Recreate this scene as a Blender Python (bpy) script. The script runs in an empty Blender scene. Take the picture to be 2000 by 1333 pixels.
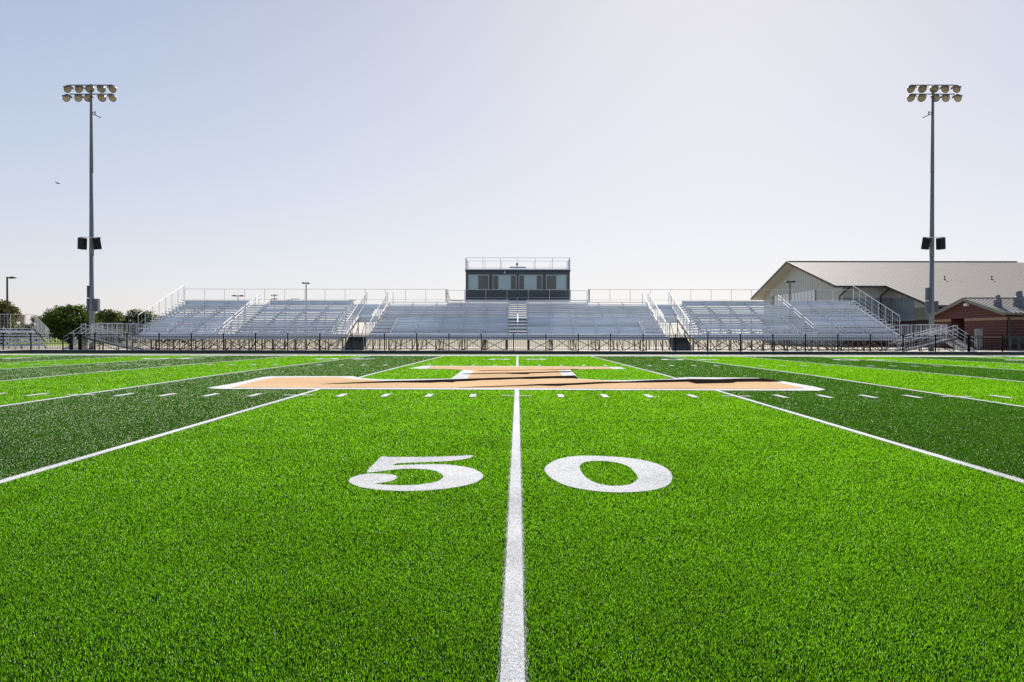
import bpy, bmesh, math, random
import numpy as np
from mathutils import Vector, Matrix, geometry
R = math.radians
random.seed(5); rng = np.random.default_rng(5)
scene = bpy.context.scene
C = scene.collection
W0, H0, F = 2000.0, 1333.0, 1536.0
CAMZ = 1.345
# ------------------------------------------------------------------ camera
cd = bpy.data.cameras.new('camera'); cam = bpy.data.objects.new('camera', cd); C.objects.link(cam)
cd.sensor_width = 36; cd.lens = F / W0 * 36; cd.clip_start = .05; cd.clip_end = 6000
PITCH = math.atan(12.2 / F); YAW = math.atan(11.3 / F); ROLL = R(0.10)
MC = Matrix.Rotation(YAW, 4, 'Z') @ Matrix.Rotation(math.pi / 2 - PITCH, 4, 'X') @ Matrix.Rotation(ROLL, 4, 'Z')
cam.matrix_world = Matrix.Translation((0.018, 0, CAMZ)) @ MC
scene.camera = cam
NS, FS = 0.15, 48.92           # near and far side lines
RIDGE = (NS + FS) / 2
def crown(y):
    return .0035 * np.clip(np.minimum(y - NS, FS - y), 0, 99)
def ray(px, py):
    return (MC.to_3x3() @ Vector(((px - W0 / 2) / F, -(py - H0 / 2) / F, -1)))
def ground_pt(px, py):
    d = ray(px, py); z = 0
    for _ in range(6):
        t = (z - CAMZ) / d.z; x = .018 + d.x * t; y = d.y * t; z = float(crown(y))
    return (x, y)
def at(px, py, Y):              # pixel seen at depth Y -> X, Z
    d = ray(px, py); t = Y / d.y
    return (.018 + d.x * t, CAMZ + d.z * t)
# ------------------------------------------------------------------ materials
def new_mat(name):
    m = bpy.data.materials.new(name); m.use_nodes = True
    n = m.node_tree.nodes; return m, n, m.node_tree.links, n['Principled BSDF']
def mat(name, col, rough=.6, metal=0, noise=0, nscale=3, bump=0, bscale=20, spec=.5, vary=0, stretch=None):
    m, n, l, b = new_mat(name)
    b.inputs['Roughness'].default_value = rough; b.inputs['Metallic'].default_value = metal
    b.inputs['Specular IOR Level'].default_value = spec
    b.inputs['Base Color'].default_value = (*col, 1)
    g = n.new('ShaderNodeNewGeometry')
    if noise:
        t = n.new('ShaderNodeTexNoise'); t.inputs['Scale'].default_value = nscale; t.inputs['Detail'].default_value = 6
        if stretch:
            st = n.new('ShaderNodeVectorMath'); st.operation = 'MULTIPLY'; st.inputs[1].default_value = stretch
            l.new(g.outputs['Position'], st.inputs[0]); l.new(st.outputs[0], t.inputs['Vector'])
        else: l.new(g.outputs['Position'], t.inputs['Vector'])
        mp = n.new('ShaderNodeMapRange'); mp.inputs[1].default_value = .3; mp.inputs[2].default_value = .7
        mp.inputs[3].default_value = 1 - noise; mp.inputs[4].default_value = 1 + noise
        l.new(t.outputs['Fac'], mp.inputs[0])
        v = n.new('ShaderNodeVectorMath'); v.operation = 'SCALE'; v.inputs[0].default_value = col
        if vary:                        # every plank weathered a little differently
            oi = n.new('ShaderNodeObjectInfo'); m2 = n.new('ShaderNodeMapRange'); m2.inputs[3].default_value = 1 - vary; m2.inputs[4].default_value = 1 + vary * .4
            l.new(oi.outputs['Random'], m2.inputs[0]); mm = n.new('ShaderNodeMath'); mm.operation = 'MULTIPLY'; l.new(mp.outputs[0], mm.inputs[0]); l.new(m2.outputs[0], mm.inputs[1])
            l.new(mm.outputs[0], v.inputs['Scale'])
        else: l.new(mp.outputs[0], v.inputs['Scale'])
        l.new(v.outputs[0], b.inputs['Base Color'])
    if bump:
        t2 = n.new('ShaderNodeTexNoise'); t2.inputs['Scale'].default_value = bscale; t2.inputs['Detail'].default_value = 8
        l.new(g.outputs['Position'], t2.inputs['Vector'])
        bp = n.new('ShaderNodeBump'); bp.inputs['Strength'].default_value = bump; bp.inputs['Distance'].default_value = .03
        l.new(t2.outputs['Fac'], bp.inputs['Height']); l.new(bp.outputs[0], b.inputs['Normal'])
    return m
def blade_mat(name, c1, c2, trans, rough=.4, spec=.5, tcol=None):
    m, n, l, b = new_mat(name)
    a = n.new('ShaderNodeAttribute'); a.attribute_name = 'rnd'
    mx = n.new('ShaderNodeMix'); mx.data_type = 'RGBA'; mx.inputs[6].default_value = (*c1, 1); mx.inputs[7].default_value = (*c2, 1)
    l.new(a.outputs['Fac'], mx.inputs[0])
    # rolls of turf differ very slightly from one another
    g = n.new('ShaderNodeNewGeometry'); t = n.new('ShaderNodeTexNoise'); t.inputs['Scale'].default_value = .9; t.inputs['Detail'].default_value = 5
    l.new(g.outputs['Position'], t.inputs['Vector'])
    mp = n.new('ShaderNodeMapRange'); mp.inputs[1].default_value = .3; mp.inputs[2].default_value = .7; mp.inputs[3].default_value = .86; mp.inputs[4].default_value = 1.14
    l.new(t.outputs['Fac'], mp.inputs[0])
    v = n.new('ShaderNodeVectorMath'); v.operation = 'SCALE'; l.new(mx.outputs[2], v.inputs[0]); l.new(mp.outputs[0], v.inputs['Scale'])
    l.new(v.outputs[0], b.inputs['Base Color'])
    b.inputs['Roughness'].default_value = rough; b.inputs['Specular IOR Level'].default_value = spec
    if trans:
        tr = n.new('ShaderNodeBsdfTranslucent')
        vm = n.new('ShaderNodeVectorMath'); vm.operation = 'MULTIPLY'; vm.inputs[1].default_value = tcol or (1, 1, 1)
        l.new(v.outputs[0], vm.inputs[0]); l.new(vm.outputs[0], tr.inputs['Color'])
        ms = n.new('ShaderNodeMixShader'); ms.inputs[0].default_value = trans
        l.new(b.outputs[0], ms.inputs[1]); l.new(tr.outputs[0], ms.inputs[2])
        l.new(ms.outputs[0], n['Material Output'].inputs['Surface'])
    return m
def brick_mat(name, c1, c2, mortar, bw=.4, bh=.2, ms=.02):
    m, n, l, b = new_mat(name)
    g = n.new('ShaderNodeNewGeometry'); s = n.new('ShaderNodeSeparateXYZ'); l.new(g.outputs['Position'], s.inputs[0])
    ad = n.new('ShaderNodeMath'); ad.operation = 'ADD'; l.new(s.outputs[0], ad.inputs[0]); l.new(s.outputs[1], ad.inputs[1])
    c = n.new('ShaderNodeCombineXYZ'); l.new(ad.outputs[0], c.inputs[0]); l.new(s.outputs[2], c.inputs[1])
    t = n.new('ShaderNodeTexBrick'); t.inputs['Scale'].default_value = 1; t.inputs['Brick Width'].default_value = bw
    t.inputs['Row Height'].default_value = bh; t.inputs['Mortar Size'].default_value = ms
    t.inputs['Color1'].default_value = (*c1, 1); t.inputs['Color2'].default_value = (*c2, 1); t.inputs['Mortar'].default_value = (*mortar, 1)
    l.new(c.outputs[0], t.inputs['Vector']); l.new(t.outputs['Color'], b.inputs['Base Color'])
    b.inputs['Roughness'].default_value = .85
    return m
M = {}
M['alu'] = mat('aluminium', (.80, .84, .88), .5, .1, .16, 1, vary=.2, stretch=(.35, 3, 9))
M['alu_seat'] = mat('seat_aluminium', (.78, .83, .87), .45, .15, .16, 1, vary=.22, stretch=(.3, 2, 5))
M['alu_rail'] = mat('rail_aluminium', (.66, .67, .68), .6, .3)
M['galv'] = mat('galvanised_steel', (.36, .38, .40), .55, .5, .08, 2)  # bare steel nearby; on the distant lights this grey imitates haze
M['ramp'] = mat('ramp_deck', (.20, .21, .21), .9, 0, .2, 3, spec=.1)
M['frame'] = mat('support_steel', (.20, .17, .13), .6, .3, .15, 2)
M['black'] = mat('black_powder_coat', (.006, .006, .007), .6, spec=.15)
M['curb'] = mat('dark_curb', (.035, .045, .052), .7, 0, .2, 3)
M['concrete'] = mat('concrete', (.50, .44, .36), .9, 0, .12, .5, .2)
M['plaza'] = mat('plaza_concrete', (.55, .48, .40), .9, 0, .16, .25)
M['earth'] = mat('dry_ground', (.33, .28, .18), .95, 0, .25, .06)
M['lawn'] = mat('lawn_grass', (.30, .40, .05), .9, 0, .2, .5)
M['apron'] = mat('worn_turf_apron', (.13, .18, .07), .9, 0, .2, 3)
M['slate'] = mat('slate_metal_siding', (.085, .102, .108), .5, .2, .08, 2)
M['slate_trim'] = mat('slate_trim', (.025, .032, .036), .5)
M['win_frame'] = mat('window_frame', (.42, .45, .45), .4, .4)
M['pane_light'] = mat('tinted_pane', (.33, .45, .47), .12, .2)
M['pane_dark'] = mat('screened_pane', (.12, .14, .125), .35)
M['orange'] = mat('orange_paint', (.75, .33, .05), .5)
M['siding'] = mat('ribbed_siding', (.54, .58, .56), .6, .1, .05, .4)
M['siding_blue'] = mat('blue_grey_panel', (.24, .30, .34), .6, .1, .08, .4)
M['siding_tan'] = mat('olive_panel', (.25, .26, .20), .7, 0, .1, .4)
M['soffit'] = mat('soffit', (.60, .57, .52), .7)
M['gym_roof'] = mat('tan_metal_roof', (.33, .295, .255), .75, 0, .05, .4, spec=.15)
M['seam'] = mat('roof_seam', (.45, .40, .35), .45, .3)
M['roof_trim'] = mat('roof_trim', (.06, .052, .047), .5, .2)
M['dark_brick'] = brick_mat('dark_brick', (.06, .022, .02), (.05, .02, .018), (.10, .07, .06))
M['brick'] = brick_mat('red_block', (.085, .022, .017), (.06, .017, .013), (.15, .075, .06), .4, .26, .018)
M['band'] = mat('tan_stone_band', (.30, .20, .13), .85, 0, .1, 4)
M['br_roof'] = mat('grey_metal_roof', (.66, .63, .58), .5, .1, .05, .5)
M['fascia'] = mat('green_grey_fascia', (.17, .17, .14), .6)
M['galv_vent'] = mat('vent_metal', (.15, .17, .20), .7, .1)
M['white_paint'] = mat('white_enamel', (.75, .75, .73), .5)
M['door'] = mat('dark_doorway', (.012, .01, .01), .7)
M['bark'] = mat('bark', (.09, .065, .045), .9, 0, .2, 6)
M['reflector'] = mat('lamp_reflector', (.60, .50, .32), .4, .2)
M['lamp_body'] = mat('lamp_body', (.14, .13, .13), .45, .3)
M['pole'] = mat('galvanised_pole', (.20, .225, .25), .8, 0, .06, 1, spec=.15)
M['speaker'] = mat('speaker_black', (.01, .009, .011), .8)
M['dark_pole'] = mat('dark_bronze', (.035, .028, .03), .5)
M['cabinet'] = mat('grey_cabinet', (.19, .205, .21), .5, .2)
M['tan_wall'] = mat('tan_stucco', (.45, .36, .28), .9)
M['box'] = mat('slate_cabinet', (.085, .105, .125), .5, .2)
M['feather'] = mat('dark_feathers', (.16, .15, .15), .8)
M['bush'] = mat('hedge_leaf', (.03, .045, .02), .9, 0, .3, 2)
M['light_green'] = blade_mat('turf_light_green', (.010, .115, .003), (.270, .70, .022), .62, .7, .04, (1.26, 1.09, .8))
M['dark_green'] = blade_mat('turf_dark_green', (.026, .115, .010), (.095, .26, .030), .48, .65, .08, (1.2, 1.1, .6))
M['white_turf'] = blade_mat('turf_white', (.74, .74, .73), (.88, .88, .87), .3, .6, .3)
M['tan_turf'] = blade_mat('turf_tan', (.72, .46, .26), (.84, .58, .35), .25, .8, .1)
M['black_turf'] = blade_mat('turf_black', (.012, .009, .008), (.03, .022, .018), .1, .7, .12)
M['glint'] = blade_mat('turf_bright_fibre', (.80, .85, .60), (.92, .90, .78), .6, .3, .6)  # sun sparkle on the turf, painted as pale blade colour
# base sheets under the blades: same colours, darker infill between the fibres, thin detail
def base_mat(name, c, dark, scale=55):
    m, n, l, b = new_mat(name)
    g = n.new('ShaderNodeNewGeometry'); t = n.new('ShaderNodeTexNoise'); t.inputs['Scale'].default_value = scale; t.inputs['Detail'].default_value = 3
    l.new(g.outputs['Position'], t.inputs['Vector'])
    mx = n.new('ShaderNodeMix'); mx.data_type = 'RGBA'; mx.inputs[6].default_value = (*dark, 1); mx.inputs[7].default_value = (*c, 1)
    mp = n.new('ShaderNodeMapRange'); mp.inputs[1].default_value = .35; mp.inputs[2].default_value = .62; l.new(t.outputs['Fac'], mp.inputs[0])
    l.new(mp.outputs[0], mx.inputs[0])
    t3 = n.new('ShaderNodeTexNoise'); t3.inputs['Scale'].default_value = .35; t3.inputs['Detail'].default_value = 4; l.new(g.outputs['Position'], t3.inputs['Vector'])
    mp3 = n.new('ShaderNodeMapRange'); mp3.inputs[1].default_value = .3; mp3.inputs[2].default_value = .7; mp3.inputs[3].default_value = .88; mp3.inputs[4].default_value = 1.12
    l.new(t3.outputs['Fac'], mp3.inputs[0])
    v = n.new('ShaderNodeVectorMath'); v.operation = 'SCALE'; l.new(mx.outputs[2], v.inputs[0]); l.new(mp3.outputs[0], v.inputs['Scale'])
    l.new(v.outputs[0], b.inputs['Base Color']); b.inputs['Roughness'].default_value = .9; b.inputs['Specular IOR Level'].default_value = 0
    bp = n.new('ShaderNodeBump'); bp.inputs['Strength'].default_value = .6; bp.inputs['Distance'].default_value = .02
    l.new(t.outputs['Fac'], bp.inputs['Height']); l.new(bp.outputs[0], b.inputs['Normal'])
    return m
M['base_light'] = base_mat('turf_base_light', (.012, .034, .005), (.005, .010, .003))
M['base_dark'] = base_mat('turf_base_dark', (.010, .022, .006), (.005, .008, .004))
M['base_white'] = base_mat('turf_base_white', (.86, .86, .85), (.80, .80, .79))
M['base_tan'] = base_mat('turf_base_tan', (.82, .56, .33), (.76, .50, .28))
M['base_black'] = base_mat('turf_base_black', (.03, .022, .018), (.012, .009, .008))
def leaf_mat(name, c1, c2):
    return blade_mat(name, c1, c2, .35, .55, .3, (1.5, 1.3, .5))
# ------------------------------------------------------------------ mesh helpers
class MB:
    def __init__(s): s.v = []; s.f = []
    def quad(s, a, b, c, d): i = len(s.v); s.v += [tuple(a), tuple(b), tuple(c), tuple(d)]; s.f.append((i, i + 1, i + 2, i + 3)); return s
    def poly(s, pts): i = len(s.v); s.v += [tuple(p) for p in pts]; s.f.append(tuple(range(i, i + len(pts)))); return s
    def box(s, x0, x1, y0, y1, z0, z1):
        i = len(s.v)
        s.v += [(x, y, z) for z in (z0, z1) for y in (y0, y1) for x in (x0, x1)]
        for q in ((0, 2, 3, 1), (4, 5, 7, 6), (0, 1, 5, 4), (2, 6, 7, 3), (0, 4, 6, 2), (1, 3, 7, 5)): s.f.append(tuple(i + k for k in q))
        return s
    def bar(s, a, b, w, h=None):          # square bar from a to b
        a = Vector(a); b = Vector(b); h = h or w; d = (b - a).normalized()
        up = Vector((0, 0, 1)) if abs(d.z) < .95 else Vector((0, 1, 0))
        u = d.cross(up).normalized(); v = u.cross(d).normalized(); i = len(s.v)
        for p in (a, b):
            for su, sv in ((-1, -1), (1, -1), (1, 1), (-1, 1)): s.v.append(tuple(p + u * su * w / 2 + v * sv * h / 2))
        for q in ((0, 1, 2, 3), (4, 7, 6, 5), (0, 4, 5, 1), (1, 5, 6, 2), (2, 6, 7, 3), (3, 7, 4, 0)): s.f.append(tuple(i + k for k in q))
        return s
    def tube(s, a, b, r0, r1=None, n=10, cap=True):
        a = Vector(a); b = Vector(b); r1 = r0 if r1 is None else r1; d = (b - a).normalized()
        up = Vector((0, 0, 1)) if abs(d.z) < .95 else Vector((0, 1, 0))
        u = d.cross(up).normalized(); v = u.cross(d).normalized(); i = len(s.v)
        for p, r in ((a, r0), (b, r1)):
            for k in range(n):
                t = 2 * math.pi * k / n; s.v.append(tuple(p + (u * math.cos(t) + v * math.sin(t)) * r))
        for k in range(n): s.f.append((i + k, i + (k + 1) % n, i + n + (k + 1) % n, i + n + k))
        if cap: s.f.append(tuple(i + k for k in reversed(range(n)))); s.f.append(tuple(i + n + k for k in range(n)))
        return s
    def lathe(s, o, d, prof, n=14):       # prof: (distance along d, radius)
        o = Vector(o); d = Vector(d).normalized(); up = Vector((0, 0, 1)) if abs(d.z) < .95 else Vector((0, 1, 0))
        u = d.cross(up).normalized(); v = u.cross(d).normalized(); i = len(s.v)
        for (t, r) in prof:
            for k in range(n):
                a = 2 * math.pi * k / n; s.v.append(tuple(o + d * t + (u * math.cos(a) + v * math.sin(a)) * r))
        for j in range(len(prof) - 1):
            for k in range(n): s.f.append((i + j * n + k, i + j * n + (k + 1) % n, i + (j + 1) * n + (k + 1) % n, i + (j + 1) * n + k))
        return s
    def prism(s, pts, axis, a0, a1):      # polygon in the other two axes extruded along axis
        i = len(s.v); n = len(pts)
        for a in (a0, a1):
            for p in pts:
                s.v.append((a, p[0], p[1]) if axis == 'x' else (p[0], a, p[1]) if axis == 'y' else (p[0], p[1], a))
        s.f.append(tuple(range(i, i + n))); s.f.append(tuple(reversed(range(i + n, i + 2 * n))))
        for k in range(n): s.f.append((i + k, i + n + k, i + n + (k + 1) % n, i + (k + 1) % n))
        return s
    def build(s, name, m, parent=None, smooth=False):
        me = bpy.data.meshes.new(name); me.from_pydata(s.v, [], s.f)
        bm = bmesh.new(); bm.from_mesh(me); bmesh.ops.recalc_face_normals(bm, faces=bm.faces); bm.to_mesh(me); bm.free()
        for mm in (m if isinstance(m, (list, tuple)) else [m]): me.materials.append(mm)
        if smooth:
            me.polygons.foreach_set('use_smooth', [True] * len(me.polygons))
        o = bpy.data.objects.new(name, me); C.objects.link(o)
        if parent: o.parent = parent; o.matrix_parent_inverse = Matrix.Translation(parent.location).inverted() if parent.rotation_euler.z == 0 else Matrix()
        return o
def tag(o, label=None, cat=None, group=None, kind=None):
    if label: o['label'] = label
    if cat: o['category'] = cat
    if group: o['group'] = group
    if kind: o['kind'] = kind
    return o
def thing(name, label, cat, loc, group=None):
    o = bpy.data.objects.new(name, None); C.objects.link(o); o.location = loc; o.empty_display_size = .3
    return tag(o, label, cat, group)
def copy_thing(root, loc, label, rotz=None):
    def cp(o, par):
        c = o.copy(); C.objects.link(c); c.parent = par
        for ch in list(o.children): cp(ch, c)
        return c
    r = cp(root, None); r.location = loc; r['label'] = label
    if rotz is not None: r.rotation_euler.z = rotz
    return r
# ------------------------------------------------------------------ painted shapes on the field
def crop_pts(pts, sc, ox, oy): return [ground_pt(ox + x / sc, oy + y / sc) for x, y in pts]
five = crop_pts([(290,93),(320,97),(500,97),(650,94),(780,87),(791,91),(765,104),(700,115),(620,121),(480,126),(370,131),(346,144),(440,140),(560,137),(650,138),(740,149),(800,164),(840,188),(843,210),(805,235),(740,254),(640,270),(520,280),(400,283),(280,277),(180,262),(125,241),(112,228),(125,212),(170,195),(230,187),(310,189),(360,195),(380,206),(365,219),(330,232),(248,242),(300,249),(400,252),(480,250),(560,240),(610,225),(629,205),(620,190),(590,173),(540,164),(460,160),(380,163),(280,175),(203,183)], 2.778, 640, 860)
zero_o = crop_pts([(1420,90),(1500,92),(1620,100),(1720,115),(1800,137),(1850,165),(1870,195),(1868,225),(1850,250),(1800,270),(1720,284),(1600,291),(1480,286),(1360,270),(1270,245),(1210,210),(1180,180),(1174,160),(1190,140),(1230,115),(1300,97),(1360,91)], 2.778, 640, 860)
zero_i = crop_pts([(1420,118),(1500,117),(1580,128),(1640,150),(1665,180),(1686,205),(1682,220),(1650,245),(1600,254),(1520,255),(1450,238),(1400,210),(1375,175),(1364,150),(1380,128)], 2.778, 640, 860)
def gp(l): return [ground_pt(x, y) for x, y in l]
def chaikin(p, q, n=1):
    for _ in range(n):
        o = []
        for a, b in zip(p, p[1:] + p[:1]): o += [(a[0] + (b[0] - a[0]) * q, a[1] + (b[1] - a[1]) * q), (b[0] + (a[0] - b[0]) * q, b[1] + (a[1] - b[1]) * q)]
        p = o
    return p
zero_o = chaikin(zero_o, .25, 2); zero_i = chaikin(zero_i, .25, 2); five = chaikin(five, .12, 2)
logo_out = gp([(404,759.8),(460,750),(512,738.2),(530,736.4),(690,736.4),(706,740.4),(740,742.8),(780,743),(881,741.2),(905,724.2),(870,722.6),(798,721),(827,716),(1010,716.6),(1210,718),(1223,721.8),(1160,722.6),(1113.5,723.4),(1130,741.2),(1175,744),(1220,744.4),(1312,742),(1326,739.2),(1350,738.4),(1480,739.8),(1530,746.6),(1590,757),(1612,762.6),(1600,765),(1420,764.6),(1010,763.2),(628,762),(430,761.6)])
logo_tan = gp([(451,759.4),(494,748),(520,742.3),(540,739.4),(662,738.6),(690,741.6),(740,745.6),(780,746.3),(872,745.3),(912,742.5),(927,724.8),(890,723.5),(832,721),(844,717),(1010,717.6),(1189,718.6),(1197,722),(1125,723),(1090.5,724.8),(1098.5,736.8),(1126,741.8),(1182,745.8),(1220,747.2),(1320,744.4),(1350,742.4),(1480,742.4),(1520,749),(1572,760),(1520,762.2),(1220,761.6),(1010,760.3),(620,759.4)])
stripes = [gp(l) for l in (
 [(624,753),(660,750.8),(720,748),(760,746.2),(800,745.6),(867,743.5),(918,741.8),(960,740.2),(1010,739),(1060,737.2),(1102,736),(1122.7,735.2),(1130,741.3),(1079,741.2),(1040,742.6),(1010,742.4),(975,744),(941,744.8),(915,746.6),(890,747.6),(884,749.4),(867,748.6),(840,750),(780,749.4),(730,750.2),(700,751.2),(650,752.4)],
 [(890,759.3),(941,757.3),(1010,755),(1049,752.7),(1113,751),(1171,748.3),(1220,747.4),(1280,744.4),(1320,743.6),(1350,742.4),(1400,743),(1446,741.4),(1490,741.2),(1510,744),(1528,747.4),(1500,748.2),(1480,747.8),(1438,748.4),(1430,750.4),(1395,751),(1360,751.8),(1344,748),(1280,749.4),(1220,750),(1182,751.2),(1130,754),(1113,754.6),(1090,756.4),(1050,755.6),(1021,756.4),(941,758.7)],
 [(899,731.8),(987,729.9),(1033,729),(1102,727),(1112,727),(1120,728.2),(1070,729.8),(1038,731),(1030,732.9),(1000,732.4),(987,731.5),(918,732.6)],
 [(929,726.2),(975,725),(1056,724.1),(1125,722.7),(1131,723.2),(1079,724.5),(975,725.8),(941,726.8)])]
CELL = 4.572
def inpoly(x, y, poly):
    r = np.zeros(x.shape, bool); n = len(poly)
    px = [p[0] for p in poly]; py = [p[1] for p in poly]
    sel = (x > min(px)) & (x < max(px)) & (y > min(py)) & (y < max(py)); xs = x[sel]; ys = y[sel]; q = np.zeros(xs.shape, bool)
    for i in range(n):
        x1, y1, x2, y2 = px[i], py[i], px[i - 1], py[i - 1]
        if y1 == y2: continue
        c = ((y1 > ys) != (y2 > ys)) & (xs < (x2 - x1) * (ys - y1) / (y2 - y1) + x1); q ^= c
    r[sel] = q; return r
LW = .055
HN, HF = NS + 16.26, NS + 32.51
rects = []     # painted bars: x0,x1,y0,y1
for k in range(-8, 9): rects.append((k * CELL - LW, k * CELL + LW, NS, FS))
for k in range(-40, 41):
    x = k * .9144
    if k % 5:
        for h in (HN, HF): rects.append((x - .062, x + .062, h - .36, h + .36))
        rects.append((x - .05, x + .05, FS - .75, FS - .1))
    else:
        for h in (HN, HF): rects.append((x - .3, x - LW, h - .05, h + .05)); rects.append((x + LW, x + .3, h - .05, h + .05))
rects.append((-60, 60, FS, FS + 1.35))
def classify(x, y):
    # 0 light 1 dark 2 white line 3 five 4 zero 5 logo white 6 tan 7 black
    c = np.zeros(x.shape, int)
    k = np.floor(np.abs(x) / CELL).astype(int); c[(k % 2 == 1)] = 1
    kk = np.round(x / CELL); ln = (np.abs(x - kk * CELL) < LW + .008 * rng.standard_normal(x.shape)) & (y > NS) & (y < FS); c[ln] = 2
    for h in (HN, HF):
        q = np.round(x / .9144); m = (np.abs(x - q * .9144) < .062) & (np.abs(y - h) < .36) & (np.mod(q, 5) != 0); c[m] = 2
        m = (np.abs(x - kk * CELL) < .3) & (np.abs(y - h) < .05); c[m] = 2
    c[inpoly(x, y, five)] = 3
    z = inpoly(x, y, zero_o) & ~inpoly(x, y, zero_i); c[z] = 4
    lo = inpoly(x, y, logo_out); c[lo] = 5; c[inpoly(x, y, logo_tan)] = 6
    for s in stripes: c[inpoly(x, y, s) & lo] = 7
    return c
def blades():
    X = []; Y = []; LVL = []
    d = 2.3
    while d < 48.7:
        d2 = min(d * 1.05, FS - .03); wid = 2 * (.73 * d2 + 1.0)
        den = 26000 if d < 4 else 26000 * (4 / d) ** 1.86
        n = int((d2 - d) * wid * den)
        Y.append(rng.uniform(d, d2, n)); X.append(rng.uniform(-wid / 2, wid / 2, n)); d = d2 if d2 < FS - .05 else 99
    return np.concatenate(X), np.concatenate(Y)
bx, by = blades(); cls = classify(bx, by)
_m = (cls >= 2) & (by < 20); ex = bx[_m] + rng.normal(0, .012, _m.sum()); ey = by[_m] + rng.normal(0, .02, _m.sum()); ec = classify(ex, ey)
_k = (ec >= 2) & (ey > 2.3); bx = np.concatenate([bx, ex[_k]]); by = np.concatenate([by, ey[_k]]); cls = np.concatenate([cls, ec[_k]])
_m = (cls >= 2) & (by < 9) & (rng.uniform(0, 1, len(by)) < .8); ex = bx[_m] + rng.normal(0, .010, _m.sum()); ey = by[_m] + rng.normal(0, .02, _m.sum()); ec = classify(ex, ey)
_k = (ec >= 2) & (ey > 2.3); bx = np.concatenate([bx, ex[_k]]); by = np.concatenate([by, ey[_k]]); cls = np.concatenate([cls, ec[_k]])
def blade_mesh(x, y, matidx):
    n = len(x); s = np.maximum(y / 4, 1) ** 1.45
    s = np.minimum(s, 20)
    w = .00120 * s * rng.uniform(.7, 1.4, n); h = .0130 * np.maximum(y / 4, 1) ** .36 * rng.uniform(.55, 1.25, n)
    gl = matidx == 2; w = np.where(gl, w * .85, w); h = np.where(gl, h * .42, h)
    a = rng.uniform(0, 2 * np.pi, n); ux, uy = np.cos(a) * w / 2, np.sin(a) * w / 2
    b = rng.uniform(0, 2 * np.pi, n); lean = np.tan(np.clip(np.abs(rng.normal(0, .42, n)), 0, 1.1)) * h
    lx = np.cos(b) * lean; ly = np.sin(b) * lean - .25 * h; z0 = crown(y) + .001 + np.where(gl, .012, 0)
    near = y < rng.uniform(7, 11, n)
    ux = np.where(near, ux, ux * 1.45); uy = np.where(near, uy, uy * 1.45)
    V = []; T = []; MI = []; RN = []; off = 0; rnd = rng.uniform(0, 1, n)
    i = np.where(near)[0]; m = len(i)
    P = np.zeros((m, 5, 3), np.float32)
    P[:, 0] = np.stack([x[i] - ux[i], y[i] - uy[i], z0[i]], 1); P[:, 1] = np.stack([x[i] + ux[i], y[i] + uy[i], z0[i]], 1)
    mx = x[i] + lx[i] * .3; my = y[i] + ly[i] * .3; mz = z0[i] + h[i] * .62
    P[:, 2] = np.stack([mx + ux[i] * .9, my + uy[i] * .9, mz], 1); P[:, 3] = np.stack([mx - ux[i] * .9, my - uy[i] * .9, mz], 1)
    P[:, 4] = np.stack([x[i] + lx[i], y[i] + ly[i], z0[i] + h[i]], 1)
    base = (np.arange(m) * 5)[:, None]
    t = np.concatenate([base + [0, 1, 2], base + [0, 2, 3], base + [3, 2, 4]], 1).reshape(-1, 3)
    V.append(P.reshape(-1, 3)); T.append(t); MI.append(np.repeat(matidx[i], 3)); RN.append(np.repeat(rnd[i], 5)); off = m * 5
    i = np.where(~near)[0]; m = len(i); P = np.zeros((m, 3, 3), np.float32)
    P[:, 0] = np.stack([x[i] - ux[i], y[i] - uy[i], z0[i]], 1); P[:, 1] = np.stack([x[i] + ux[i], y[i] + uy[i], z0[i]], 1)
    P[:, 2] = np.stack([x[i] + lx[i], y[i] + ly[i], z0[i] + h[i]], 1)
    V.append(P.reshape(-1, 3)); T.append(np.arange(m * 3).reshape(-1, 3) + off); MI.append(matidx[i]); RN.append(np.repeat(rnd[i], 3))
    return np.concatenate(V), np.concatenate(T), np.concatenate(MI), np.concatenate(RN)
def np_mesh(name, V, T, MI, RN, mats, parent=None):
    me = bpy.data.meshes.new(name); me.vertices.add(len(V)); me.vertices.foreach_set('co', V.astype(np.float32).ravel())
    me.loops.add(T.size); me.loops.foreach_set('vertex_index', T.ravel().astype(np.int32))
    me.polygons.add(len(T)); me.polygons.foreach_set('loop_start', (np.arange(len(T)) * 3).astype(np.int32))
    for m in mats: me.materials.append(m)
    me.polygons.foreach_set('material_index', MI.astype(np.int32)); me.update(calc_edges=True)
    at_ = me.attributes.new('rnd', 'FLOAT', 'POINT'); at_.data.foreach_set('value', RN.astype(np.float32))
    o = bpy.data.objects.new(name, me); C.objects.link(o)
    if parent: o.parent = parent
    return o
def flat_shape(loops, zoff):
    """polygon with holes laid on the crowned field, returned as verts, tris"""
    flat = [p for l in loops for p in l]
    tr = geometry.tessellate_polygon([[Vector((p[0], p[1], 0)) for p in l] for l in loops])
    bm = bmesh.new(); vs = [bm.verts.new((p[0], p[1], 0)) for p in flat]
    for t in tr:
        try: bm.faces.new([vs[i] for i in t])
        except ValueError: pass
    bmesh.ops.bisect_plane(bm, geom=bm.verts[:] + bm.edges[:] + bm.faces[:], plane_co=(0, RIDGE, 0), plane_no=(0, 1, 0))
    bmesh.ops.triangulate(bm, faces=bm.faces[:]); bm.verts.index_update()
    V = np.array([v.co[:] for v in bm.verts], float); V[:, 2] = crown(V[:, 1]) + zoff
    T = []
    for f in bm.faces:
        f.normal_update(); ids = [v.index for v in f.verts]
        T.append(ids if f.normal.z > 0 else ids[::-1])
    bm.free(); return V, np.array(T)
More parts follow.
